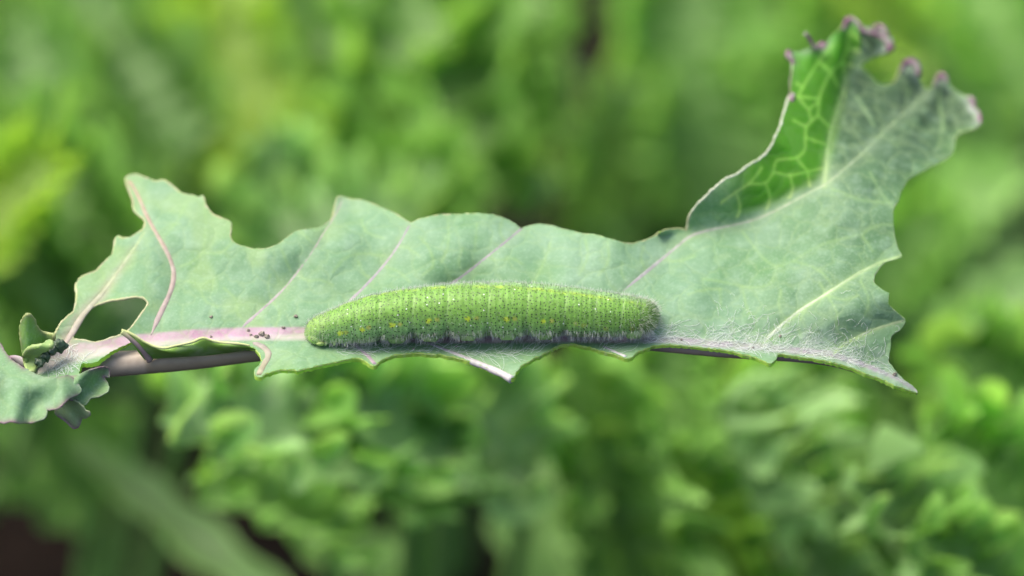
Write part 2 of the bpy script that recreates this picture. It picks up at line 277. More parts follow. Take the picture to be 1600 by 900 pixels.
def cdt(outline, holes, extra, spacing):
    x0, y0 = outline.min(0); x1, y1 = outline.max(0)
    gx, gy = np.meshgrid(np.arange(x0, x1, spacing), np.arange(y0, y1, spacing*.87))
    gx[1::2] += spacing/2; gx = gx.ravel(); gy = gy.ravel()
    if len(extra):
        gx = gx+rng.uniform(-.3, .3, gx.shape); pts = np.vstack([np.stack([gx, gy], 1), extra])
    else: pts = np.stack([gx, gy], 1)
    keep = inside(pts[:, 0], pts[:, 1], outline)
    for h in holes: keep &= ~inside(pts[:, 0], pts[:, 1], h)
    pts = pts[keep]
    # keep inner points a little off the outline
    loops = [outline]+list(holes)
    seg = np.vstack(loops); d = np.full(len(pts), 1e9)
    for k in range(0, len(seg), 200):
        dd = np.hypot(pts[:, 0:1]-seg[None, k:k+200, 0], pts[:, 1:2]-seg[None, k:k+200, 1]).min(1); d = np.minimum(d, dd)
    pts = pts[d > 1.3]
    edges = []; off = 0; bl = []
    for L in loops:
        n_ = len(L); edges += [(off+i, off+(i+1) % n_) for i in range(n_)]; bl.append((off, n_)); off += n_
    allp = np.vstack(loops+[pts])
    res = delaunay_2d_cdt([Vector(p) for p in allp], edges, [], 0, 1e-4)
    vv = np.array([tuple(v) for v in res[0]]); tri = np.array([f for f in res[2] if len(f) == 3])
    c = vv[tri].mean(1); k = inside(c[:, 0], c[:, 1], outline)
    for h in holes: k &= ~inside(c[:, 0], c[:, 1], h)
    tri = tri[k]
    a = vv[tri]; area = (a[:, 1, 0]-a[:, 0, 0])*(a[:, 2, 1]-a[:, 0, 1])-(a[:, 2, 0]-a[:, 0, 0])*(a[:, 1, 1]-a[:, 0, 1])
    tri[area > 0] = tri[area > 0][:, ::-1]
    return vv, tri
def sheet(name, outline, holes, zf, nf, thick, colf, extra=(), spacing=4.5, parent=None, mats=None, wax_lightf=None):
    """a leaf blade with real thickness: upper face, lower face and the cut wall between them"""
    vv, tri = cdt(outline, holes, extra, spacing)
    top = P(vv[:, 0], vv[:, 1], zf(vv[:, 0], vv[:, 1])); nn = nf(vv[:, 0], vv[:, 1]); th = thick(vv[:, 0], vv[:, 1])*.001
    bot = top-nn*th[:, None]; n_ = len(vv)
    e = np.vstack([tri[:, [0, 1]], tri[:, [1, 2]], tri[:, [2, 0]]])
    key = np.sort(e, 1); _, inv, cnt = np.unique(key, axis=0, return_inverse=True, return_counts=True)
    be = e[cnt[inv.ravel()] == 1]
    V = np.vstack([top, bot, top, bot]); a, b_ = be[:, 0], be[:, 1]
    t1 = np.stack([a+2*n_, a+3*n_, b_+3*n_], 1); t2 = np.stack([a+2*n_, b_+3*n_, b_+2*n_], 1)
    Fc = np.vstack([tri, tri[:, ::-1]+n_, t1, t2]); mi = np.r_[np.zeros(len(tri)), np.ones(len(tri)), np.full(2*len(a), 2)]
    c = colf(vv[:, 0], vv[:, 1]); cc = np.vstack([c, c, c, c])
    wx = wax_lightf(vv[:, 0], vv[:, 1]) if wax_lightf else np.ones(n_); return mesh_obj(name, V, Fc, mats, parent, colr=cc, midx=mi, attrs={'wax_light': np.r_[wx, wx, wx, wx]})
def blade_col(px, py):
    h = ym(px)-py
    n1 = vnoise(px, py, 60, 11)*.6+vnoise(px, py, 25, 12)*.4
    bloom_light = np.clip(.62+.38*n1, 0, 1)
    right = sstep(1050, 1350, px); tip_shade = sstep(360, 150, py)*sstep(1150, 1300, px); bloom_light = bloom_light*(1-.22*right-.35*tip_shade)  # bloom also lowered for painted shade where the tip turns from the light
    green = np.array([.085, .235, .065]); wax_light = np.array([.240, .385, .262])
    s = fold_side(px, py); fold_glow = sstep(0, 26, s)*sstep(1100, 1190, px)  # fold where light shining through the leaf is painted in
    bloom_light = bloom_light*(1-.92*fold_glow)
    # yellowish worn patches on the left
    c = green+(wax_light-green)*bloom_light[:, None]
    c = c*(1-.22*right[:, None]-.48*tip_shade[:, None])  # right part darker; tip shade painted into the colour
    w_ = sstep(.15, .7, vnoise(px, py, 40, 15))*sstep(700, 420, px)*.45
    c = c*(1-w_[:, None])+w_[:, None]*np.array([.30, .44, .17])
    c = c*(1-fold_glow[:, None]*.8)+fold_glow[:, None]*.85*np.array([.19, .43, .05])  # saturated green stands for light coming through the fold
    lowg = sstep(6, 25, -h)*.35; c = c*(1-lowg[:, None])+lowg[:, None]*np.array([.22, .37, .20])
    ed = np.minimum(*[dist_poly(px, py, np.vstack([q, q[:1]])[::3])[0] for q in (out, hole)])
    k = np.exp(-ed/5)*.35; c = c*(1-k[:, None])+k[:, None]*np.array([.20, .38, .10])
    for v, wd in zip(NET, [2.4]*len(NET)):
        d, a = dist_poly(px, py, v); f = np.exp(-(d/wd)**2)*np.where(fold_glow > .2, .9, .5)
        c = c*(1-f[:, None])+f[:, None]*np.where(fold_glow[:, None] > .2, np.array([.50, .68, .20]), np.array([.27, .43, .17]))
    for v in GREE:
        d, a = dist_poly(px, py, v); f = np.exp(-(d/(4-1.5*a))**2)*.9
        c = c*(1-f[:, None])+f[:, None]*np.array([.40, .53, .24])
        f = np.exp(-(d/11)**2)*.3; c = c*(1-f[:, None])+f[:, None]*np.array([.32, .48, .22])
    film = sstep(55, 5, h)*sstep(-14, -4, h)*sstep(1000, 1060, px)*(.35+.3*vnoise(px, py, 14, 23)+.25*vnoise(px, py, 6, 24)).clip(0, 1)
    c = c*(1-film[:, None])+film[:, None]*np.array([.46, .54, .47])
    for v in PURP:
        d, a = dist_poly(px, py, v); f = np.exp(-(d/10)**2)*.3; c = c*(1-f[:, None])+f[:, None]*np.array([.30, .40, .24])
    d, a = dist_poly(px, py, np.array(VC, float)); f = np.exp(-(d/np.interp(a, [0, .4, 1], [16, 9, 4]))**2)*np.interp(a, [0, .5, 1], [.9, .7, .1]); c = c*(1-f[:, None])+f[:, None]*np.array([.36, .30, .25])
    wd = np.interp(px, [60, 110, 200, 300, 470, 600, 1000, 1100, 1300, 1430], [20, 15, 12, 10, 10, 8, 6, 6, 5, 3])
    d = np.abs(h-np.interp(px, [100, 300, 470], [0, 4, 2])); f = 1-sstep(wd*.75, wd*1.25, d)
    pink = np.array([.52, .29, .44])
    pc = np.where((px > 980)[:, None], np.array([.36, .31, .37]), pink+.10*vnoise(px, py*3, 30, 19)[:, None])
    lf_ = (sstep(230, 140, px)*.6)[:, None]; pc = pc*(1-lf_)+lf_*np.array([.40, .36, .33])
    lowb = (sstep(-3, 5, np.interp(px, [100, 300, 470], [0, 1, 1])-h+vnoise(px, py*4, 40, 21)*4)*sstep(560, 500, px))[:, None]; pc = pc*(1-.75*lowb)+.75*lowb*np.array([.58, .52, .50])
    c = c*(1-f[:, None]*.92)+f[:, None]*.92*pc
    f = np.exp(-(((px-1480)/15)**2+((py-228)/22)**2))*.85; c = c*(1-f[:, None])+f[:, None]*np.array([.07, .16, .05])
    # purple margin on the uneaten teeth of the tip
    tips = [(1230,82),(1260,76),(1285,70),(1327,30),(1350,44),(1373,40),(1392,66),(1390,78),(1424,98),(1437,108),(1472,116),(1522,158),(1531,182),(1521,168)]
    td = np.full(px.shape, 1e9)
    for t in tips: td = np.minimum(td, np.hypot(px-t[0], py-t[1]))
    f = (np.exp(-(td/10)**2)*.85*(ed < 9)).clip(0, 1); c = c*(1-f[:, None])+f[:, None]*np.array([.24, .13, .20])
    f = (np.exp(-(td/22)**2)*.6*np.exp(-(ed/12)**2))*sstep(240, 160, py); c = c*(1-f[:, None])+f[:, None]*WAX
    return np.clip(c, .01, .9)
ex = []
for v in LATS+NET:
    q = resample(v, 3.5); t = np.gradient(q, axis=0); t /= np.linalg.norm(t, axis=1)[:, None]+1e-9; nn = np.stack([-t[:, 1], t[:, 0]], 1)
    for o_ in (-4.5, -2.2, 0, 2.2, 4.5): ex.append(q+nn*o_)
for o_ in (-14, -11, -8, 8, 11, 14): ex.append(np.stack([np.arange(60, 1430, 4.), ym(np.arange(60, 1430, 4.))+o_], 1))
ex = np.vstack(ex); k = np.floor(ex/1.9).astype(int); _, iu = np.unique(k, axis=0, return_index=True); ex = ex[iu]
leaf = empty('chewed_kale_leaf', P(800., 530., 0.), 'large glaucous kale leaf with bitten ragged edges and a pink midrib, carrying the caterpillar', 'leaf')
thick = lambda px, py: .18+.22*sstep(-20, 20, py-ym(px))+.03*vnoise(px, py, 12, 31)
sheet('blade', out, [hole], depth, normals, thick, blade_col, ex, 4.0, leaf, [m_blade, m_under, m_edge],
      wax_lightf=lambda px, py: (1-sstep(0, 26, fold_side(px, py))*sstep(1100, 1190, px))*(1-.35*sstep(360, 150, py)*sstep(1150, 1300, px)))  # fewer pale flecks at the tip; lowered on the fold for painted shine-through
# ---- veins: tapered ribs, half sunk in the blade
def rib(name, line, r0, r1, c0, c1, sink=.55, flat=.45, zoff=0., extra_under=0.):
    q = smooth_line(line, 5); n_ = len(q); t = np.linspace(0, 1, n_)
    r = (r0+(r1-r0)*t)/MM*.001; r = r*(.25+.75*sstep(0, .10, t)); r = r*(1+.08*np.sin(np.linspace(0, 30, n_)+r0*7))
    nn = normals(q[:, 0], q[:, 1]); p = surf(q[:, 0], q[:, 1])-nn*(r*(sink-.55)*.5+.00002)[:, None]
    V, Q = tube_mesh(p, r, 12, flat, upv=nn)
    tt = np.repeat(np.r_[0, t, 1], 12); c = np.array(c0)*(1-tt[:, None])+np.array(c1)*tt[:, None]
    c = c*(1+.12*rng.uniform(-1, 1, (len(tt)//12, 1)).repeat(12, 0))
    o = mesh_obj(name, V, Q, m_tint, leaf, colr=np.clip(c, 0, 1)); return o
lav = (.25, .235, .245); lavp = (.29, .275, .295); beige = (.36, .28, .19); gr = (.27, .42, .16)
for v, r0, r1, c0, c1, sk in ((V1, 5.0, 2.6, (.30, .245, .24), beige, .35), (V2, 4.4, 2.6, (.30, .265, .285), (.31, .33, .24), .6), (V3, 4.2, 3.0, lavp, lav, .55),
    (V4, 4.2, 3.0, lavp, lav, .55), (V5, 5.2, 2.0, lavp, gr, .6), (V5b, 2.6, 1.6, gr, gr, .6), (V6, 4.2, 3.0, (.38, .45, .33), gr, .55), (V7, 3.6, 3.2, gr, (.38, .48, .24), .5),
    (F1, 3.4, 4.0, lavp, (.34, .27, .30), .5), (F2, 4.0, 6.5, lavp, (.55, .53, .52), 1.6), (F3, 5.5, 5.0, (.30, .27, .25), (.31, .29, .17), .45), (F4, 2.6, 4.5, lavp, (.6, .6, .56), 1.6), (VC, 6.5, 2.2, (.36, .29, .26), (.27, .40, .18), .6)):
    rib('vein', v, r0, r1, c0, c1, sk, .9 if v is F2 or v is F4 else (.42 if v is V1 or v is VC or v is F3 else .22))
# ---- margin: thin corky rim on the bitten edge
def rim(idx0, idx1, r, cf, loop=out):
    n_ = len(loop); idx = np.arange(idx0, idx1) % n_; q = loop[idx]
    q = (np.roll(q, 1, 0)+q*2+np.roll(q, -1, 0))/4; q[0] = loop[idx[0]]; q[-1] = loop[idx[-1]]
    nn = normals(q[:, 0], q[:, 1]); p = surf(q[:, 0], q[:, 1])-nn*.00009
    rr = r(q[:, 0], q[:, 1])/MM*.001*(1+.25*rng.uniform(-1, 1, len(q)))
    V, Q = tube_mesh(p, rr, 8, upv=nn); c = cf(q[:, 0], q[:, 1])
    c = np.vstack([c[:1], c, c[-1:]]).repeat(8, 0)
    return mesh_obj('leaf_margin', V, Q, m_tint, leaf, colr=np.clip(c, 0, 1))
i_tip = int(np.argmin(np.hypot(out[:, 0]-1434, out[:, 1]-614))); i_jn = int(np.argmin(np.hypot(out[:, 0]-1073, out[:, 1]-360)))
i_low = int(np.argmin(np.hypot(out[:, 0]-208, out[:, 1]-532)))
def rimcol(px, py):
    n1 = vnoise(px, py, 14, 41); base = np.array([.38, .45, .20])+n1[:, None]*np.array([.07, .02, .05])
    pu = sstep(.0, .6, vnoise(px, py, 35, 44)); base = base*(1-.5*pu[:, None])+.5*pu[:, None]*np.array([.31, .26, .17])
    pale = (sstep(1070, 1085, px)*sstep(1330, 1240, px)*sstep(75, 100, py)*sstep(400, 360, py))[:, None]; base = base*(1-pale)+pale*np.array([.46, .52, .37])
    tipm = np.maximum.reduce([sstep(15, 6, np.hypot(px-a, py-b_)) for a, b_ in ((1230,84),(1236,120),(1234,140),(1262,76),(1286,72),(1325,28),(1345,38),(1374,40),(1385,50),(1393,66),(1388,80),(1425,95),(1437,110),(1472,115),(1522,157),(1531,182),(1520,168))])[:, None]
    g = sstep(1395, 1330, px)*0+((px > 1340) & (py > 200))*.5; base = base*(1-g[:, None])+g[:, None]*np.array([.34, .46, .28])
    return base*(1-tipm)+tipm*np.array([.19, .08, .15])
rim(0, i_jn, lambda x, y: 1.3+.6*sstep(400, 240, x)+.7*np.abs(vnoise(x, y, 14, 77)), rimcol)
rim(i_jn, i_tip, lambda x, y: np.where(x < 1235, 2.2, 1.1)+2.0*np.maximum.reduce([sstep(12, 4, np.hypot(x-a, y-b_)) for a, b_ in ((1230,84),(1286,72),(1325,28),(1392,72),(1426,96),(1472,115),(1531,182))]), rimcol)
rim(i_tip, i_low, lambda x, y: np.full(x.shape, .55), lambda x, y: np.tile([.48, .58, .20], (len(x), 1))+.12*rng.uniform(-1, 1, (len(x), 1)))
rim(0, len(hole)+1, lambda x, y: np.full(x.shape, 2.0), lambda x, y: np.tile([.42, .44, .24], (len(x), 1)), hole)
# ---- curled purple teeth at the tip, seen edge on
def horn(pts, rs, cs, name='curled_tooth', m=None, par=None, k=10):
    q = np.array(pts, float); q3 = smooth_line(np.c_[q, np.array(rs, float), np.array(cs, float).reshape(len(q), -1)], 2.5)
    V, Q = tube_mesh(P(q3[:, 0], q3[:, 1], q3[:, 2]), q3[:, 3]/MM*.001, k); c = q3[:, 4:7]; c = np.vstack([c[:1], c, c[-1:]]).repeat(k, 0)
    return mesh_obj(name, V, Q, m or m_tint, par or leaf, colr=c)
zt = lambda x, y: float(depth(np.array([x]), np.array([y]))[0])
pu = (.17, .07, .13); pl = (.34, .33, .29); pg = (.34, .48, .28)
for pts, rs in (([(1274,77),(1268,67),(1262,56),(1257,52)], [3.0, 3.2, 3.4, 2.6]), ([(1276,76),(1284,68),(1287,70),(1286,78)], [4.5, 5, 4.5, 3]),
                ([(1233,86),(1240,98),(1239,112),(1235,128),(1238,145),(1240,158)], [4.5, 3.2, 2.4, 2.4, 3, 4]),
                ([(1240,146),(1235,160),(1234,175),(1235,186)], [3, 6, 6, 3.5]),
                ([(1318,46),(1322,38),(1328,27),(1338,33),(1347,46),(1352,52)], [4, 4, 3.6, 3.2, 3.4, 3]),
                ([(1349,50),(1362,51),(1376,56),(1384,62),(1391,72),(1389,80)], [3, 4, 4, 4, 5, 5.5]),
                ([(1362,50),(1370,42),(1376,40),(1382,48),(1386,58)], [3, 4.5, 5, 5, 4]),
                ([(1408,112),(1413,98),(1424,95),(1434,104),(1435,118)], [4, 5, 6.5, 6, 4]),
                ([(1460,134),(1467,118),(1473,117),(1480,128)], [4, 5, 6, 4]),
                ([(1513,152),(1522,158),(1519,168),(1530,178),(1530,192)], [4, 5, 4, 5, 4])):
    z0 = zt(*pts[0])-.4
    cs = [(z0-.2*i_,)+((r_,)+((pl if (i_ % 3 == 0) else pu))) for i_, r_ in enumerate(rs)]
    arr = [(p_[0], p_[1], c_[0], c_[1], *c_[2:]) for p_, c_ in zip(pts, cs)]
    q3 = smooth_line(np.array(arr, float), 2.5); V, Q = tube_mesh(P(q3[:, 0], q3[:, 1], q3[:, 2]), q3[:, 3]/MM*.001, 10)
    mesh_obj('curled_tooth', V, Q, m_tint, leaf, colr=np.vstack([q3[:1, 4:7], q3[:, 4:7], q3[-1:, 4:7]]).repeat(10, 0))
# ---- midrib and petiole below the blade
MR = np.array([(-420,690,40,34),(-250,640,14,31),(-120,605,4,28),(0,584,1.8,26),(100,573,1.2,23),(200,566,1.0,21),(300,560,.9,19),(400,549,.9,15.5),(500,544,.8,13),(640,537,.7,11),(880,528,.7,9.5),(1000,536,.7,10.5),(1060,543,.6,9.5),(1140,551,.5,9),(1233,558,.4,7),(1300,565,.3,6.5),(1353,583,.2,5),(1400,601,.2,4),(1433,615,.1,2.2)], float)
MR[:, 1] += MR[:, 3]*.06; MR[:, 3] *= .93; q = smooth_line(MR, 6); pp = P(q[:, 0], q[:, 1], q[:, 2]); rr = q[:, 3]/MM*.001
gnd = np.array([[-.175, .045, -.002]]); first = pp[0]; tg = pp[0]-pp[3]; tg /= np.linalg.norm(tg); c1_ = first+tg*.06; c2_ = gnd[0]+np.array([.005, 0, .09])
curve = np.array([(1-t)**3*first+3*(1-t)**2*t*c1_+3*(1-t)*t*t*c2_+t**3*gnd[0] for t in np.linspace(1, .03, 24)])
pp = np.vstack([curve, pp]); rr = np.r_[np.linspace(.0045, rr[0], 24), rr]
V, Q = tube_mesh(pp, rr, 20)
xx = np.interp(np.arange(len(pp)), np.arange(len(pp)), np.r_[np.full(24, -400), q[:, 0]])
c0 = np.array([.28, .235, .165]); c = np.where((xx < 230)[:, None], np.array([.40, .34, .27]), np.where((xx > 1000)[:, None], np.array([.25, .19, .19]), c0))
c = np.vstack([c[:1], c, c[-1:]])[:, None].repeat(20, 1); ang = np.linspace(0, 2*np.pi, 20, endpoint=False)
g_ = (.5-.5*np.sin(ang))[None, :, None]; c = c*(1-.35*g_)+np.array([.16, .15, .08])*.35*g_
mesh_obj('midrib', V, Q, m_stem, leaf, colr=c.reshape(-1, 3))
# ---- upright flap of the front half below the pink midrib
A = smooth_line([(190,517),(203,521),(221,533),(240,544),(261,547),(277,540),(299,538),(307,533),(316,527),(325,531),(335,536),(360,538),(384,539),(402,546)], 3, 1)
B = smooth_line([(226,563),(232,562),(240,561),(250,560),(265,559),(280,558),(300,557),(310,556),(320,556),(328,555),(338,554),(360,551),(384,548),(403,549)], 3, 1)
n_ = 60; A = resample(A, 1)[np.linspace(0, len(resample(A, 1))-1, n_).astype(int)]; B = resample(B, 1)[np.linspace(0, len(resample(B, 1))-1, n_).astype(int)]
rows = []
for s_ in np.linspace(0, 1, 9):
    m_ = A*(1-s_)+B*s_; zz = -1.9+1.4*s_-.5*math.sin(math.pi*s_)+.2*np.sin(np.linspace(0, 14, n_)); rows.append(P(m_[:, 0], m_[:, 1], zz))
G = np.array(rows).transpose(1, 0, 2); back = G+(F*.00022)[None, None]
V = np.vstack([G.reshape(-1, 3), back.reshape(-1, 3)]); Q1 = quads_grid(n_, 9); Q2 = Q1[:, ::-1]+n_*9
ei = np.arange(n_-1)*9; Q3 = np.stack([ei, ei+9, ei+9+n_*9, ei+n_*9], 1)
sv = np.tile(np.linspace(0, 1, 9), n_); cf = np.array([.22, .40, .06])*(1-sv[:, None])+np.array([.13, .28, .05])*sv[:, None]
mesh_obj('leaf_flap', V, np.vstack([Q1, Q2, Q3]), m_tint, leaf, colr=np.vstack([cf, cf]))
def zline(pts, name, z, rs, colr): 
    arr = np.array([(p_[0], p_[1], z_, r_, *c_) for p_, z_, r_, c_ in zip(pts, z, rs, colr)], float); q3 = smooth_line(arr, 2.5)
    V, Q = tube_mesh(P(q3[:, 0], q3[:, 1], q3[:, 2]), q3[:, 3]/MM*.001, 10)
    return mesh_obj(name, V, Q, m_tint, leaf, colr=np.vstack([q3[:1, 4:7], q3[:, 4:7], q3[-1:, 4:7]]).repeat(10, 0))
zline([(190,518),(203,528),(217,541),(227,553),(234,563)], 'vein', [-2.1, -2, -1.6, -1.0, -.4], [4, 3.4, 3.4, 4, 5.5], [(.42, .50, .20), (.36, .28, .25), (.34, .24, .25), (.33, .23, .24), (.30, .23, .21)])
zline([(x, y-1.5) for x, y in A[::4]], 'leaf_margin', [-2.0]*len(A[::4]), [2.0+.5*math.sin(i_*1.7) for i_ in range(len(A[::4]))], [(.50, .56, .24)]*len(A[::4]))
# ---- basal lobes at the lower left, nearer to the camera, with wavy purple-edged teeth
def lobe(name, poly, zf, label, seed, cbase=(.25, .41, .27), rimc=(.22, .13, .17), par=None, th=.15, edge_all=False):
    o_ = jag(np.array(poly, float), .25, seed, 2.5)
    def nf(px, py, e=1.):
        a = P(px+e, py, zf(px+e, py))-P(px-e, py, zf(px-e, py)); b_ = P(px, py-e, zf(px, py-e))-P(px, py+e, zf(px, py+e))
        n = np.cross(a, b_); return n/np.linalg.norm(n, axis=1)[:, None]
    def cf(px, py):
        n1 = vnoise(px, py, 22, seed); c = np.array(cbase)[None]*(1+.25*n1[:, None])
        ed = dist_poly(px, py, np.vstack([o_, o_[:1]])[::2])[0]
        f = np.exp(-ed/3.5)*(.25+.75*sstep(-.3, .5, vnoise(px, py, 16, seed+1))); c = c*(1-f[:, None])+f[:, None]*np.array(rimc)
        return np.clip(c, .02, .9)
    ob = sheet(name, o_, [], zf, nf, lambda x, y: np.full(x.shape, th), cf, (), 3.0, leaf, [m_blade, m_under, m_edge])
    if label: ob['label'] = label
    q = np.vstack([o_, o_[:1]]); nn = nf(q[:, 0], q[:, 1]); p = P(q[:, 0], q[:, 1], zf(q[:, 0], q[:, 1]))-nn*th*.0005
    V, Q = tube_mesh(p, np.full(len(q), .9*th*.0005*1.1)*(1+.2*rng.uniform(-1, 1, len(q))), 8, upv=nn); c = cf(q[:, 0], q[:, 1]); mesh_obj('lobe_edge', V, Q, m_tint, ob, colr=np.vstack([c[:1], c, c[-1:]]).repeat(8, 0))
    return ob
lobe('basal_lobe', [(78,590),(96,588),(116,587),(138,579),(152,576),(164,573),(170,576),(172,582),(170,589),(160,587),(163,591),(166,596),(169,604),(168,611),(156,618),(142,621),(136,627),(133,632),(126,632),(120,627),(107,624),(92,612)],
     lambda x, y: -3.2+.05*(x-120)*.3+.9*np.sin((x+y)/13)-.03*(y-590), 'glaucous basal lobe curling behind the larger lobe', 51, cbase=(.17, .33, .14))
lobe('basal_lobe', [(87,643),(92,638),(98,633),(109,625),(117,627),(124,631),(130,637),(134,643),(138,643),(140,647),(138,651),(132,654),(127,653),(125,661),(122,667),(116,669),(110,664),(104,658),(96,652),(89,647)],
     lambda x, y: -3.6+.8*np.sin((x-y)/11), 'small curled lobe hanging lowest at the left', 53, cbase=(.28, .40, .20))
lobe('basal_lobe', [(-140,520),(-60,500),(-20,515),(2,539),(7,549),(18,562),(31,571),(44,578),(58,586),(67,589),(89,590),(98,588),(106,586),(110,587),(118,594),(124,602),(127,611),(122,616),(116,619),(109,621),(98,631),(89,638),(76,640),(70,636),(73,643),(72,648),(69,653),(53,659),(31,661),(18,657),(8,660),(0,659),(-40,668),(-120,640)],
     lambda x, y: -4.2-.045*(y-590)+.9*np.sin(x/13+y/40)*sstep(590, 655, y)+.5*np.sin(x/6.5+1)*sstep(625, 655, y)+.5*np.sin(y/14)+.9*sstep(95, 125, x), 'broad glaucous lobe at the left edge with purple wavy margin', 55, cbase=(.18, .325, .165))
lobe('leaflet', [(33,502),(36,497),(40,494),(46,493),(51,495),(56,501),(57,509),(62,516),(67,521),(73,523),(81,524),(82,530),(78,537),(67,547),(60,553),(56,560),(54,569),(48,574),(42,577),(38,564),(35,554),(33,547),(32,538),(30,522),(30,512)],
     lambda x, y: -1.2+.9*np.sin(x/9)+.03*(y-530), 'small bright green leaflet curled upright at the leaf base', 57, cbase=(.20, .40, .07), rimc=(.30, .34, .14), th=.35)
lobe('leaflet', [(37,560),(41,551),(50,546),(60,543),(68,536),(77,529),(80,535),(75,545),(66,552),(58,560),(54,570),(50,577),(43,577)],
     lambda x, y: -2.0+.9*np.sin(y/8)-.02*(x-50), 'folded pale green leaflet beside the dark frass', 58, cbase=(.30, .46, .14), rimc=(.40, .46, .22), th=.45)
zline([(14,559),(24,560),(34,566),(44,574)], 'leaf_stub', [0, .2, .4, .6], [3, 6, 8, 7], [(.3, .2, .25), (.5, .42, .45), (.6, .56, .55), (.5, .45, .44)])
# ------------------------------------------------------------ the caterpillar
TOP = np.array([(475,521),(477,512),(482,503),(490,496),(500,491),(512,486),(524,481),(540,474),(560,467),(580,461),(600,457),(625,452),(650,449),(685,445),(720,442),(760,441),(800,441),(840,443),(870,446),(905,450),(940,455),(965,459),(990,463),(1005,465.5),(1016,469),(1024,475),(1029,483),(1031.5,494)], float)
BOT = np.array([(475,522),(478,529),(484,535),(495,538),(510,538),(540,537),(570,536),(600,534),(650,531),(700,529),(760,528),(820,527),(880,527),(940,527),(975,526),(1000,524.5),(1012,522),(1022,516),(1029,507),(1031.5,496)], float)
SEG = np.array([503, 527, 556, 592, 645, 699, 763, 824, 883, 930, 972, 1004], float)
nb, nk = 470, 132
tb = np.linspace(0, 1, nb); xs = 475+556.5*((.5-.5*np.cos(np.pi*tb))*.45+tb*.55)
ytop = np.interp(xs, TOP[:, 0], TOP[:, 1]); ybot = np.interp(xs, BOT[:, 0], BOT[:, 1])
for _ in range(2): 
    ytop[1:-1] = (ytop[:-2]+2*ytop[1:-1]+ytop[2:])/4; ybot[1:-1] = (ybot[:-2]+2*ybot[1:-1]+ybot[2:])/4
yc = (ytop+ybot)/2; rp = np.maximum((ybot-ytop)/2, .3); rm = rp/MM
hc = (ym(xs)-yc)/MM; zc = .60*hc-1.02*rm-.15
phi = np.linspace(0, 2*np.pi, nk, endpoint=False)      # 0 = view-up, pi/2 = towards the camera, pi = down
dseg = np.abs(xs[:, None]-SEG[None]).min(1)
def body_r(x, ph):
    ds = np.abs(x[:, None]-SEG[None]).min(1)
    g = 1-.026*np.exp(-(ds/2.6)**2)-.006*np.exp(-(ds/10)**2)
    u = np.interp(x, SEG, np.arange(len(SEG)))
    wr = .005*np.cos(2*np.pi*u*6)*sstep(485, 520, x)
    g = (g+wr)[:, None]*np.ones_like(ph)[None]
    side = np.exp(-((ph-2.45)/.36)**2)            # fleshy fold low on the side
    fold = sstep(500, 560, x)*sstep(1010, 960, x)
    g += .10*side[None]*fold[:, None]
    gap = np.exp(-(ds/6.5)**2)*sstep(575, 600, x)*sstep(925, 890, x); low = np.exp(-((ph-2.75)/.42)**2)
    g -= .22*gap[:, None]*low[None]
    notch = np.exp(-((ph-2.62)/.10)**2)*fold[:, None]; g -= .02*notch
    g += .006*vnoise(x[:, None]*1.0, ph[None]*60, 5, 61)
    return g
gr_ = body_r(xs, phi)
Xb = xs[:, None]*np.ones(nk); Yb = yc[:, None]-rp[:, None]*gr_*np.cos(phi); Zb = zc[:, None]-rm[:, None]*gr_*np.sin(phi)*1.02
VB = P(Xb, Yb, Zb)
DORS = .60+.30*sstep(800, 540, xs)*-1+.35*0      # angle of the back line, rolls towards the top of the picture at the front
DORS = np.interp(xs, [475, 600, 740, 850, 1000, 1031], [.10, .28, .52, .66, .80, .9])
pd = phi[None]-DORS[:, None]
n1 = vnoise(Xb, phi[None]*45+0*Xb, 7, 71); n2 = vnoise(Xb, phi[None]*45+0*Xb, 3, 72)
up_c = np.array([.158, .325, .055]); lo_c = np.array([.175, .35, .115]); be_c = np.array([.36, .48, .25])
f1 = sstep(1.15, 1.95, pd)[..., None]; c = up_c*(1-f1)+lo_c*f1
f2 = sstep(2.15, 2.6, phi)[None, :, None]*np.ones((nb, 1, 1)); c = c*(1-.6*f2)+be_c*.6*f2
bk = sstep(.10, -.25, pd)[..., None]; c = c*(1-.75*bk)+np.array([.20, .34, .15])*.75*bk
dl = np.exp(-(pd/.10)**2)*(.22+.25*n1)*sstep(500, 560, xs)[:, None]*sstep(1025, 985, xs)[:, None]; c = c*(1-dl[..., None])+np.array([.42, .50, .03])*dl[..., None]
u = np.interp(xs, SEG, np.arange(len(SEG))); st = (.5+.5*np.cos(2*np.pi*u*6))[:, None, None]; c = c*(.95+.08*st)
c = c*(1+.13*n1[..., None]+.16*n2[..., None])
# pale crease lines at the segment joints
jl = (np.exp(-((np.abs((Xb-2.5*np.sin(phi[None]*2.0))[..., None]-SEG).min(-1))/1.2)**2)*sstep(.7, 1.0, phi)[None]*sstep(2.5, 2.1, phi)[None]*.55)[..., None]; c = c*(1-jl)+np.array([.30, .46, .17])*jl
# front end pale yellow green, hind end duller
hd = sstep(530, 480, xs)[:, None, None]; c = c*(1-.5*hd)+np.array([.32, .47, .14])*.5*hd
tl = sstep(965, 1028, xs)[:, None, None]; c = c*(1-.6*tl)+np.array([.14, .24, .06])*.6*tl
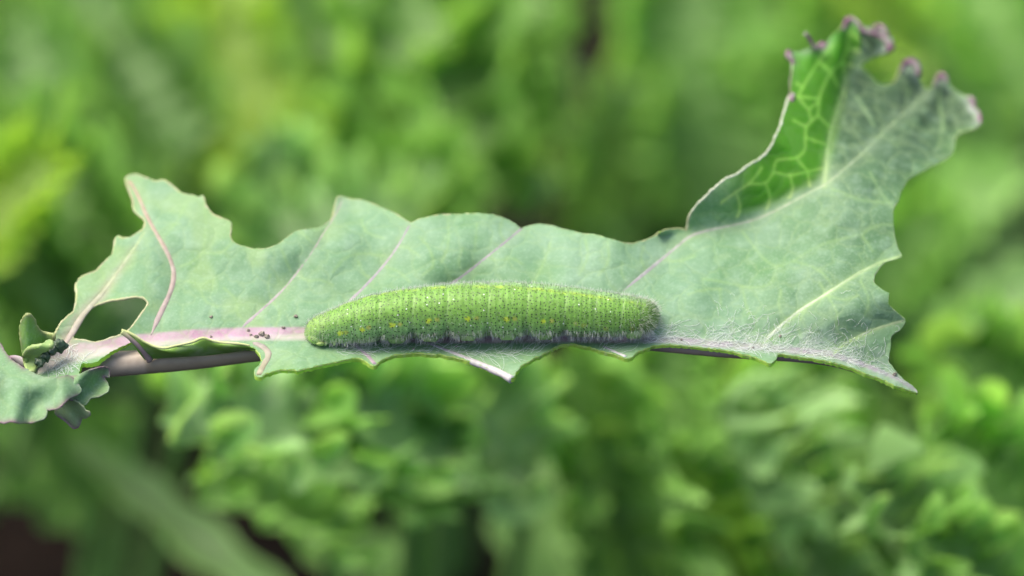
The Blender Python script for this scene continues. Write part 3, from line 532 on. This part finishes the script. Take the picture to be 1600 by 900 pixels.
# yellow spiracle patches: an oval patch, then a ring
YS = [(532,521,1),(541,519.5,0),(566,515,1),(576,512,2),(613,508,1),(625,506.5,2),(670,501.5,1),(683,500,2),(731,498,1),(744,497.5,2),(791,499,1),(805,498.5,2),(848.5,502.5,1),(862,502,2),(900,506.5,3),(912,508,3),(947,514,3),(987,514.5,3)]
for sx, sy, k_ in YS:
    fr = np.sin(phi)[None] > 0
    dd = np.hypot((Xb-sx)/(1.35 if k_ == 1 else 1.2), (Yb-sy)/1.0); a_ = {1: 1., 0: .8, 2: .8, 3: .5}[k_]
    f = (sstep(4.2, 2.6, dd+n2*1.2)*a_*.85*fr)[..., None]
    c = c*(1-f)+np.array([.46, .58, .03] if k_ == 1 else [.36, .40, .05])*f
    if k_ == 2:
        f = (sstep(1.6, .9, dd)*fr)[..., None]*.6; c = c*(1-f)+np.array([.42, .40, .16])*f
m_body, n, l, cur, b = mat('caterpillar_skin', rough=.5, spec=.3, sss=.25, bump=[(9000, .25, .00003)])
ua = n.new('ShaderNodeAttribute'); ua.attribute_name = 'skin'
def dots(scale, rad, soft, colr, prev, rnds, thr=None):
    vo = n.new('ShaderNodeTexVoronoi'); vo.voronoi_dimensions = '2D'; vo.inputs['Scale'].default_value = scale; vo.inputs['Randomness'].default_value = rnds
    l.new(ua.outputs['Vector'], vo.inputs['Vector'])
    r = n.new('ShaderNodeMapRange'); r.inputs[1].default_value = rad+soft; r.inputs[2].default_value = rad; l.new(vo.outputs['Distance'], r.inputs[0])
    f = r.outputs[0]
    if thr is not None:
        s = n.new('ShaderNodeSeparateColor'); l.new(vo.outputs['Color'], s.inputs[0]); g = n.new('ShaderNodeMath'); g.operation = 'GREATER_THAN'; g.inputs[1].default_value = thr
        l.new(s.outputs[0], g.inputs[0]); mm = n.new('ShaderNodeMath'); mm.operation = 'MULTIPLY'; l.new(g.outputs[0], mm.inputs[0]); l.new(f, mm.inputs[1]); f = mm.outputs[0]
    x = n.new('ShaderNodeMix'); x.data_type = 'RGBA'; l.new(f, x.inputs['Factor']); l.new(prev, x.inputs['A']); x.inputs['B'].default_value = (*colr, 1); return x.outputs['Result']
cc_ = dots(1/4.6, .12, .10, (.06, .13, .04), cur, .8, .45)      # skin vector is in photo pixels of arc
cc_ = dots(1/7.2, .125, .05, (.012, .022, .012), cc_, .74, .12)
cc_ = dots(1/24., .034, .018, (.75, .82, .72), cc_, .9, .5)
l.new(cc_, b.inputs['Base Color'])
skin = np.stack([Xb, np.cumsum(np.full((nb, nk), 1.), 1)*0+phi[None]*44, np.zeros((nb, nk))], -1).reshape(-1, 3)
cat = empty('caterpillar', P(753., 531., -1.), 'plump hairy green caterpillar with yellow side spots resting along the leaf midrib', 'caterpillar')
mesh_obj('body', VB.reshape(-1, 3), quads_grid(nb, nk, True), m_body, cat, colr=np.clip(c, .005, .95).reshape(-1, 3), attrs={'skin': skin})
# head: rounded capsule with two cheek lobes, jaw and eye spots
def blob(cx, cy, cz, rx, ry, rz, f=None, nu=28, nv=36):
    t = np.linspace(.02, np.pi-.02, nu)[:, None]; a = np.linspace(0, 2*np.pi, nv, endpoint=False)[None]
    dx = np.sin(t)*np.cos(a); dy = -np.cos(t)+0*a; dz = np.sin(t)*np.sin(a); s = np.ones_like(dx) if f is None else f(dx, dy, dz)
    p = P(cx+rx*dx*s, cy+ry*dy*s, cz+rz/MM*dz*s); return p.reshape(-1, 3), quads_grid(nu, nv, True), dx, dy, dz
m_head = mat('head_skin', rough=.4, spec=.4, sss=.3, mottles=[(5000, .58, .66, (.05, .10, .04), .7, 2), (1500, .5, .7, (.5, .6, .3), .4, 2)])[0]
hz = float(np.interp(497, xs, zc))
V, Q, dx, dy, dz = blob(496, 528, hz-.30, 15, 12, 13, lambda dx, dy, dz: 1-.06*np.exp(-(dz+.75)**2/.02)*(dx < 0)-.10*np.clip(dy, 0, 1)**2)
hc_ = np.array([.25, .41, .10])+np.zeros((V.shape[0], 3)); mesh_obj('head', V, Q, m_head, cat, colr=hc_)
hd_ = cat.children[-1]
V, Q, *_ = blob(501, 537, hz-.75, 7, 3.8, 6); mesh_obj('jaw', V, Q, m_head, hd_, colr=np.tile([.26, .36, .11], (len(V), 1)))
for ex_, ey_ in ((486, 529), (489, 532)):
    V, Q, *_ = blob(ex_, ey_, hz-.78, 1.0, 1.0, 1.0, nu=10, nv=12); mesh_obj('eye', V, Q, m_crumb, hd_, colr=None)
for lx, ly in ((511, 537), (524, 537), (541, 537.5)):
    a = np.array([(lx, ly-6, -.9, 3.4), (lx-1, ly-1, -1.3, 2.6), (lx-2.5, ly+3, -1.2, 1.1)], float); q3 = smooth_line(a, 1.0)
    V, Q = tube_mesh(P(q3[:, 0], q3[:, 1], hz+q3[:, 2]*.6), q3[:, 3]/MM*.001, 10); mesh_obj('leg', V, Q, m_head, cat, colr=np.tile([.34, .46, .20], (len(V), 1)))
for lx in (620, 672, 731, 793, 852, 990):
    yb = float(np.interp(lx, xs, ybot)); z_ = float(np.interp(lx, xs, zc)); r_ = float(np.interp(lx, xs, rm))
    a = np.array([(lx, yb-13, 0, 15), (lx, yb-6, -.1, 15), (lx, yb+.5, 0, 13), (lx, yb+4, .0, 9)], float); q3 = smooth_line(a, 1.5)
    V, Q = tube_mesh(P(q3[:, 0], q3[:, 1], z_-r_*.42+q3[:, 2]), q3[:, 3]/MM*.001, 18, flat=.5, upv=-F)
    o = mesh_obj('proleg', V, Q, m_head, cat, colr=np.tile([.19, .32, .11], (len(V), 1)))
# setae: fine hairs over the body
def hairs(n_, xr, pr, ln, dirf, rad, colr, seed):
    g = np.random.default_rng(seed); x = g.uniform(*xr, n_); ph = g.uniform(*pr, n_)
    gg = np.array([body_r(x[i:i+1], ph[i:i+1])[0, 0] for i in range(n_)]) if n_ < 1 else body_r_pair(x, ph)
    y_c = np.interp(x, xs, yc); r_p = np.interp(x, xs, rp); z_c = np.interp(x, xs, zc); r_m = np.interp(x, xs, rm)
    base = P(x, y_c-r_p*gg*np.cos(ph)*.985, z_c-r_m*gg*np.sin(ph)*1.0)
    nrm = U*np.cos(ph)[:, None]-F*np.sin(ph)[:, None]
    # ends of the body: lean along it
    e = sstep(985, 1030, x)*1.3-sstep(505, 476, x)*1.2
    nrm = nrm+R*e[:, None]
    d = dirf(nrm, g, n_, x); d /= np.linalg.norm(d, axis=1)[:, None]
    L = g.uniform(*ln, n_)/MM*.001; L = L*(1+.35*sstep(960, 1020, x))
    sd = np.cross(d, F); sd /= np.linalg.norm(sd, axis=1)[:, None]+1e-9; s2 = np.cross(d, sd)
    bend = g.normal(0, .12, (n_, 3))-np.array([0, 0, .10])
    V = []; rr = rad/MM*.001
    for t, w_ in ((0, 1.), (.5, .75), (1, .12)):
        ctr = base+d*(L*t)[:, None]+bend*(L*t*t)[:, None]
        for k in range(3):
            a_ = 2*np.pi*k/3; V.append(ctr+(sd*math.cos(a_)+s2*math.sin(a_))*rr*w_)
    V = np.stack(V, 1); o_ = (np.arange(n_)*9)[:, None, None]
    q = np.array([[r*3+k, r*3+(k+1) % 3, (r+1)*3+(k+1) % 3, (r+1)*3+k] for r in range(2) for k in range(3)])[None]+o_
    cc = np.tile(np.array(colr), (n_*9, 1))
    return V.reshape(-1, 3), q.reshape(-1, 4), cc
def body_r_pair(x, ph):
    ds = np.abs(x[:, None]-SEG[None]).min(1); fold = sstep(500, 560, x)*sstep(1010, 960, x)
    g = 1-.026*np.exp(-(ds/2.6)**2)+.10*np.exp(-((ph-2.45)/.36)**2)*fold
    g -= .22*np.exp(-(ds/6.5)**2)*sstep(575, 600, x)*sstep(925, 890, x)*np.exp(-((ph-2.75)/.42)**2)
    return g
dn_ = -U*.85+F*-.35
H = [hairs(3600, (477, 1029), (-.9, 2.2), (2.5, 5.5), lambda nn, g, n_, x: nn+g.normal(0, .25, (n_, 3)), .20, (.62, .70, .60), 81),
     hairs(1300, (480, 1029), (-.5, .5), (4.0, 8.5), lambda nn, g, n_, x: nn+g.normal(0, .22, (n_, 3)), .22, (.66, .72, .64), 82),
     hairs(700, (480, 1000), (-.4, .9), (2.0, 3.6), lambda nn, g, n_, x: nn+g.normal(0, .2, (n_, 3)), .34, (.03, .05, .03), 83),
     hairs(700, (515, 1020), (2.3, 2.85), (4.0, 10.5), lambda nn, g, n_, x: nn*.55+dn_*.9+g.normal(0, .20, (n_, 3)), .24, (.72, .76, .72), 84),
     hairs(680, (515, 1022), (2.7, 3.3), (6.0, 11), lambda nn, g, n_, x: nn*.35+dn_*.9+g.normal(0, .30, (n_, 3)), .32, (.66, .68, .66), 85),
     hairs(240, (985, 1030), (.2, 2.8), (4.0, 9), lambda nn, g, n_, x: nn+g.normal(0, .18, (n_, 3)), .28, (.58, .62, .50), 86),
     hairs(260, (477, 515), (.2, 2.9), (3.5, 7.0), lambda nn, g, n_, x: nn+g.normal(0, .25, (n_, 3)), .24, (.70, .78, .62), 87)]
V = []; Q = []; C = []; off = 0
for v, q, c_ in H: V.append(v); Q.append(q+off); C.append(c_); off += len(v)
tag(mesh_obj('setae', np.vstack(V), np.vstack(Q), m_seta, cat, colr=np.vstack(C)), kind='stuff')
# ------------------------------------------------------------ silk spun over the leaf beside the caterpillar
_xx, _yy = np.meshgrid(_gx, _gy); _M = inside(_xx, _yy, out) & ~inside(_xx, _yy, hole)
def strands(n_, fx, fy, ln, ang, spread, lift, rad, seed, wig=1.0):
    g = np.random.default_rng(seed); V = []; Q = []; off = 0
    while len(V) < n_:
        x, y = fx(g), fy(g); m_ = 9; a = ang+g.normal(0, spread); L = g.uniform(*ln)
        ph_ = a+np.cumsum(g.normal(0, .28*wig, m_)); st = L/m_
        px = x+np.cumsum(np.cos(ph_))*st; py = y-np.cumsum(np.sin(ph_))*st
        if not _M[np.clip(py/2, 0, len(_gy)-1).astype(int), np.clip((px-30)/2, 0, len(_gx)-1).astype(int)].all(): continue
        p = surf(px, py)+normals(px, py)*(g.uniform(.02, lift)*.001)
        v, q = tube_mesh(p, np.full(m_, rad*g.uniform(.6, 1.2)/MM*.001), 3, upv=normals(px, py)); V.append(v); Q.append(q+off); off += len(v)
    return np.vstack(V), np.vstack(Q)
S = [strands(260, lambda g: g.uniform(1010, 1400), lambda g: 0, (0, 0), 0, 0, 0, 0, 1) for _ in range(0)]
def yy(hi): 
    return None
def patch(n_, xr, hmean, hs, ln, ang, spread, rad, seed, lift=.12, wig=1.):
    g0 = np.random.default_rng(seed+500); st = {}
    def fx(g): st['x'] = g.uniform(*xr); return st['x']
    def fy(g): return float(ym(st['x']))-abs(g.normal(0, hs))-hmean
    return strands(n_, fx, fy, ln, ang, spread, lift, rad, seed, wig)
S = [patch(180, (1000, 1400), -3, 16, (14, 50), .0, .7, .25, 91), patch(110, (1100, 1400), 6, 30, (8, 26), .6, 1.2, .22, 92, wig=1.8),
     patch(95, (980, 1330), -6, 6, (20, 60), -.08, .25, .28, 93), patch(160, (520, 960), -26, 8, (15, 55), .05, .5, .2, 94),
     patch(90, (70, 135), -24, 14, (8, 22), 0, 1.5, .34, 96)]
V = []; Q = []; off = 0
for v, q in S: V.append(v); Q.append(q+off); off += len(v)
tag(mesh_obj('silk_web', np.vstack(V), np.vstack(Q), m_silk), 'fine white silk threads spun over the leaf surface around the caterpillar', 'silk', kind='stuff')
# ------------------------------------------------------------ frass and crumbs on the leaf
def lump(name, px, py, r, m_, label, cat_, group, zoff=None, seed=0, el=1.0):
    g = np.random.default_rng(seed); d = g.normal(0, 1, (22, 3)); d /= np.linalg.norm(d, axis=1)[:, None]; a_ = g.uniform(.08, .32, 22)
    def f(dx, dy, dz):
        s = np.ones_like(dx)*.80
        for k in range(22): s = s+a_[k]*np.exp(-((dx-d[k, 0])**2+(dy-d[k, 1])**2+(dz-d[k, 2])**2)/.10)
        return s
    z_ = (zt(px, py) if zoff is None else zoff)-r*.55/MM
    V, Q, *_ = blob(px, py, z_, r*el, r, r*.95, f, 30, 40)
    return tag(mesh_obj(name, V, Q, m_), label, cat_, group)
lump('frass_pellet', 94, 541, 11.5, m_frass, 'largest dark green frass pellet, right end of the row at the leaf base', 'frass', 'frass pellets at the leaf base', -1.2, 3)
lump('frass_pellet', 81, 549, 9, m_frass, 'dark green frass pellet second from the right, touching the largest one', 'frass', 'frass pellets at the leaf base', -1.6, 4)
lump('frass_pellet', 72, 557, 8.5, m_frass, 'dark green frass pellet second from the left, beside the folded leaflet', 'frass', 'frass pellets at the leaf base', -1.9, 5)
lump('frass_pellet', 62, 566, 8.5, m_frass, 'blackish frass pellet at the lower left end of the row', 'frass', 'frass pellets at the leaf base', -2.2, 6, 1.1)
for i_, (x_, y_, r_, lb) in enumerate([(409,522,4.4,'largest grey-brown crumb on the pink midrib left of the caterpillar'),(417,526,4,'grey-brown crumb touching the right of the largest midrib crumb'),(401,526,3.2,'small grey crumb just left of the largest midrib crumb'),
    (388,516,2.2,'dark speck above the pink midrib, left of the crumb cluster'),(443,512,2.4,'dark speck on the upper rim of the midrib nearer the caterpillar head'),(392,523,1.8,'tiny dark speck on the pink midrib just left of the crumbs'),(462,494,3,'dark flat speck on the blade above the caterpillar head'),
    (330,495,2.2,'tiny dark speck alone on the blade at the left, above the midrib'),(646,545,1.8,'tiny dark speck on the front lamina under the caterpillar'),(713,541,1.8,'tiny dark speck on the front lamina beside the second vein'),(330,526,1.8,'tiny dark speck on the pink midrib above the upright flap'),
    (1065,531,1.8,'tiny dark speck on the midrib right of the caterpillar'),(1176,543,2,'tiny dark speck on the right part of the midrib'),(1219,525,2.2,'pale crumb in the silk near the right side vein'),(1398,585,3,'dark crumb near the pointed lower right tip of the leaf')]):
    lump('crumb', x_, y_, r_, m_crumb, lb, 'crumb', 'crumbs scattered on the leaf', None, 20+i_, 1.2)
# ------------------------------------------------------------ the bed: soil and kale plants far out of focus
g0 = 20.0; V = np.array([(-g0, -g0, 0), (g0, -g0, 0), (g0, g0, 0), (-g0, g0, 0)]); 
o = mesh_obj('soil', V, [[0, 1, 2, 3]], m_soil, smooth=False); o['kind'] = 'structure'; o['label'] = 'dark brown garden soil'
def kmat(name, transl, mott, rough=.38, spec=.35): return mat(name, rough=rough, spec=spec, transl=transl, tcol=(1.5, 1.5, .8), mottles=mott, bump=[(120, .5, .001)])[0]
K_cur = kmat('curly_kale_leaf', .38, [(60, .45, .7, (.19, .35, .09), .35, 3)])
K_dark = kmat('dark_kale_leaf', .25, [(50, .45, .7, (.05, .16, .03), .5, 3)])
K_stalk = mat('kale_stalk', rough=.45, spec=.4, base=(.12, .26, .06), mottles=[(40, .4, .7, (.18, .34, .10), .5, 3)])[0]
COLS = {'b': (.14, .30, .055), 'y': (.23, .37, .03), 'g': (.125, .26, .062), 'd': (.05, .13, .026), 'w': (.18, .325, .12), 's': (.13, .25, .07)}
plants = {}
PL = [(-.050, .215, 0), (-.012, .175, 0), (.045, .22, 0), (-.060, .105, 0), (-.014, .09, 0), (.038, .095, 0), (.085, .15, 0), (-.095, .16, 0)]
PLAB = ['blurred yellow-green curly kale plant standing behind the left end of the leaf', 'blurred bright curly kale plant behind the top centre', 'blurred mid green kale plant behind the upturned leaf tip',
        'blurred kale plant with long pale diagonal stalks at the lower left', 'blurred curly kale plant below the middle of the leaf', 'blurred frilly kale plant with dark hollows at the lower right', 'blurred kale plant at the right edge beside dark soil', 'blurred bright kale plant at the left edge']
for i_, (x_, y_, nm) in enumerate(PL):
    e_ = empty('kale_plant', (x_, y_, 0), PLAB[i_], 'kale plant', 'blurred kale plants in the bed'); plants[i_] = e_
    hgt = .045; st = np.array([[x_, y_, t*hgt-.002] for t in np.linspace(0, 1, 8)]); V, Q = tube_mesh(st, np.linspace(.0065, .0045, 8), 12, upv=np.array([1., 0, 0])); mesh_obj('stem', V, Q, K_stalk, e_)
def kale(x0, y0, z0, x1, y1, z1, hwp, ruff=.3, c='b', pid=None, cup=.25, arch=.2, fr=7, petiole=True, seed=None, nu=110, nv=41, m=None):
    g = np.random.default_rng(seed if seed is not None else int(abs(x0*7+y0*13+x1*3+y1)) % 99991)
    a = P(x0, y0, z0); b_ = P(x1, y1, z1); L = np.linalg.norm(b_-a)
    zm = (z0+z1)/2; hw = hwp/FP*(DIST+zm*.001)
    if pid is None: pid = int(np.argmin([np.hypot(a[0]-p[0], a[1]-p[1]) for p in PL]))
    par = plants[pid]; t = np.linspace(0, 1, nu)
    view = np.array([0, -.35, .94]); mid = (a+b_)/2+view*L*arch
    M = (1-t)[:, None]**2*a+2*(t*(1-t))[:, None]*mid+t[:, None]**2*b_
    T = np.gradient(M, axis=0); T /= np.linalg.norm(T, axis=1)[:, None]
    S_ = np.cross(T, view); S_ /= np.linalg.norm(S_, axis=1)[:, None]+1e-9; N = np.cross(S_, T)
    w_ = hw*1.15*np.sin(np.pi*np.clip(t*.93+.05, 0, 1)**.8)**.5*(1+.16*np.sin(t*23+g.uniform(0, 6)))
    s = np.linspace(-1, 1, nv); A_ = np.abs(s)
    ph = g.uniform(0, 6.28, 8); sg = np.sign(s)
    tt = t[:, None]*2*np.pi; fr = fr*.72; am = hw*ruff
    wob = 1+.3*np.sin(tt*2.3+ph[6])
    n_off = (cup*hw*A_**1.5)[None]*1.0 + am*(A_**1.6)[None]*wob*np.sin(tt*fr+ph[0]+sg*ph[1]+A_*1.3) + am*.55*(A_**2.5)[None]*np.sin(tt*fr*2.1+ph[2]+sg*2+A_*2) + am*.10*(A_**3)[None]*np.sin(tt*fr*4.3+ph[3]+sg) + am*.8*(A_**5)[None]
    t_off = am*.7*(A_**2)[None]*np.cos(tt*fr*1.0+ph[0]+sg*ph[1]+.6)+am*.45*(A_**3)[None]*np.cos(tt*fr*2.1+ph[4]+sg)
    s_off = am*.35*(A_**2)[None]*np.cos(tt*fr*1.7+ph[5]-sg*1.3)
    G = M[:, None]+S_[:, None]*(w_[:, None]*s[None]+sg[None]*s_off)[..., None]+N[:, None]*n_off[..., None]+T[:, None]*t_off[..., None]
    G[..., 2] = np.maximum(G[..., 2], .004)
    cb = np.array(COLS[c])*g.uniform(.88, 1.12); ce = cb*1.7+np.array([.12, .16, .07])
    fC = (.15*A_**2+.85*A_**6)[None, :, None]; cv = cb*(1-fC)+ce*fC+np.zeros((nu, 1, 1)); cv = cv*(1+.1*g.normal(0, 1, (nu, 1, 1)).cumsum(0).clip(-1, 1)*.5)
    ob = mesh_obj('leaf', G.reshape(-1, 3), quads_grid(nu, nv), m or (K_dark if c == 'd' else K_cur), par, colr=np.clip(cv, .01, .9).reshape(-1, 3))
    pr = np.array([*PL[pid][:2], .04])
    pts = M[::6]-N[::6]*.0008
    if petiole:
        d0 = pr-a; k_ = np.array([a+d0*q_+np.array([0, 0, -.22*np.linalg.norm(d0)])*math.sin(math.pi*q_) for q_ in np.linspace(1, .06, 14)]); pts = np.vstack([k_, pts])
    rr_ = np.linspace(.0016, .0004, len(pts)); V, Q = tube_mesh(pts, rr_, 8); mesh_obj('midrib', V, Q, K_stalk, ob)
    return ob
# leaves read off the photograph: base x, y, depth; tip x, y, depth; half width
K = kale
# bright yellow-green leaf, top left centre
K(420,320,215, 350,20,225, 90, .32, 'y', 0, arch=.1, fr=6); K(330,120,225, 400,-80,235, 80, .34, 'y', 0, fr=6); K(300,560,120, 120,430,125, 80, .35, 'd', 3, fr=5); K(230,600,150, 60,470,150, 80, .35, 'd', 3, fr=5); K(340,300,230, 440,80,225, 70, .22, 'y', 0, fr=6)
# centre curly mass
K(620,420,160,560,150,150,110, .5, 'b', 1, fr=8); K(480,430,140,410,210,135,85, .5, 'w', 1, fr=8); K(700,330,160,640,-40,175,120, .5, 'b', 1, fr=8); K(740,300,170,790,20,165,95, .5, 'b', 1, fr=7)
K(400,430,130,660,330,125,75, .5, 'w', 1, fr=8); K(760,180,185,850,-60,190,80, .45, 'b', 1, fr=6); K(560,200,170,520,-60,190,80, .45, 'g', 1, fr=7); K(520,330,145,720,270,140,60, .5, 'b', 1, fr=8)
K(300,250,190, 180,60,200, 75, .5, 'g', 0, fr=8); K(60,250,200, 40,20,210, 70, .5, 'g', 7, fr=7)
# top left, muted
K(260,300,250, 120,-40,260, 120, .4, 'g', 0); K(120,330,250, -60,60,250, 100, .4, 'g', 7); K(200,120,280, 90,-60,280, 80, .4, 'b', 0)
# left bright frilly
K(170,430,125,20,215,130,80, .55, 'b', 7, fr=10); K(100,520,120,-30,330,122,70, .5, 'b', 7, fr=9); K(-60,400,115,100,250,115,70, .5, 'y', 7, fr=9); K(120,560,145,20,420,145,70, .4, 'd', 7)
# upper right smooth greens
K(1000,330,235, 960,120,230, 95, .42, 'g', 2, fr=6); K(1120,330,225, 1080,110,225, 90, .38, 'g', 2, fr=6); K(1060,160,240, 1100,-60,245, 95, .42, 'g', 2, fr=6); K(1180,330,250, 1000,150,245, 80, .42, 'b', 2, fr=6); K(1280,260,240, 1380,-60,225, 105, .34, 'b', 2); K(1540,230,240, 1440,-80,245, 110, .3, 'b', 6, fr=4)
K(1620,160,215, 1500,-40,225, 80, .4, 'b', 6); K(1400,420,215, 1440,240,205, 90, .3, 'b', 6); K(1470,350,185, 1590,250,190, 55, .2, 'b', 6, fr=4, cup=.1); K(1370,470,185, 1470,320,185, 60, .5, 'b', 6, fr=7)
K(960,420,250, 920,200,250, 70, .42, 'd', 2, fr=6); K(1200,200,262, 1180,-60,262, 90, .4, 'g', 2); K(1320,300,235, 1200,120,230, 80, .42, 'b', 2, fr=6); K(1420,80,215, 1290,-40,210, 60, .4, 'y', 6)
# lower middle frilly leaves
K(700,700,76,250,655,58,88.2, .55, 'w', 4, fr=10, arch=.10); K(640,740,81,480,590,66,94.08, .55, 'b', 4, fr=9); K(830,740,86,640,560,81,84, .55, 'w', 4, fr=8); K(560,860,96,300,745,76,58.8, .5, 'b', 4, fr=8)
K(500,760,96,270,570,96,70.56, .5, 'b', 4, fr=8); K(660,690,106,560,540,106,70.56, .5, 'g', 4, fr=8)
# long smooth stalk-like leaves lower left and centre
K(470,980,118,110,690,133,34, .05, 's', 3, fr=2, cup=.5, arch=.04); K(640,980,128,450,780,128,51.52, .06, 's', 3, fr=2, cup=.5, arch=.05); K(850,980,133,800,660,138,50, .08, 's', 4, fr=2, cup=.3); K(150,760,168,-40,580,158,100.8, .25, 'g', 3); K(160,800,178,20,640,168,67.2, .3, 'g', 3)
K(1000,980,148,960,760,143,56, .1, 's', 4, fr=2)
# lower right
K(960,760,100,880,560,95,78.4, .5, 'b', 5, fr=8); K(1010,960,110,900,700,100,78.4, .5, 'g', 5, fr=8); K(1180,960,100,1040,700,80,84, .5, 'b', 5, fr=9); K(1010,700,140,1060,540,140,89.6, .4, 'b', 5); K(1290,860,100,1120,640,75,89.6, .55, 'w', 5, fr=9)
K(1250,700,115,1350,570,105,95.2, .5, 'b', 5, fr=8); K(1500,940,65,1320,750,55,84, .6, 'w', 5, fr=9); K(1640,860,75,1440,680,70,89.6, .6, 'b', 6, fr=9); K(1640,700,100,1470,540,95,89.6, .5, 'b', 6, fr=8); K(1570,960,60,1420,830,50,67.2, .6, 'b', 5, fr=8)
K(1360,990,90,1240,850,80,67.2, .2, 's', 5, fr=4); K(1640,420,120,1440,540,115,40.32, .06, 's', 6, fr=2, arch=.04); K(1600,560,110,1440,620,110,67.2, .5, 'b', 6, fr=7)
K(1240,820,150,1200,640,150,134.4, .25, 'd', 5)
HOLES = [(830,290,75),(880,340,60),(700,790,55),(180,640,55),(70,880,120),(210,800,60),(1590,190,45),(1585,370,45),(0,185,35),(775,620,35),(1590,860,30),(385,830,30),(740,640,25)]
g = np.random.default_rng(5); cnt = 0
while cnt < 48:
    x = g.uniform(-500, 2100); y = g.uniform(-80, 1000); z = 225+(900-y)/900*70; a = g.uniform(-1, 1)*1.1+math.pi/2; L = g.uniform(160, 300)
    x1, y1 = x+L*math.cos(a), y-L*math.sin(a); hw = g.uniform(50, 90); bad = False
    for hx, hy, hr in HOLES:
        d, _ = dist_poly(np.array([float(hx)]), np.array([float(hy)]), np.array([(x, y), (x1, y1)]))
        if d[0] < hw*1.15+hr: bad = True
    if bad: continue
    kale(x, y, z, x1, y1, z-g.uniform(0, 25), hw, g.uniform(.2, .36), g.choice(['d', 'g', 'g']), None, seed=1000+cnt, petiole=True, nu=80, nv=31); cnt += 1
for o in bpy.data.objects:
    if '_org' in o: del o['_org']
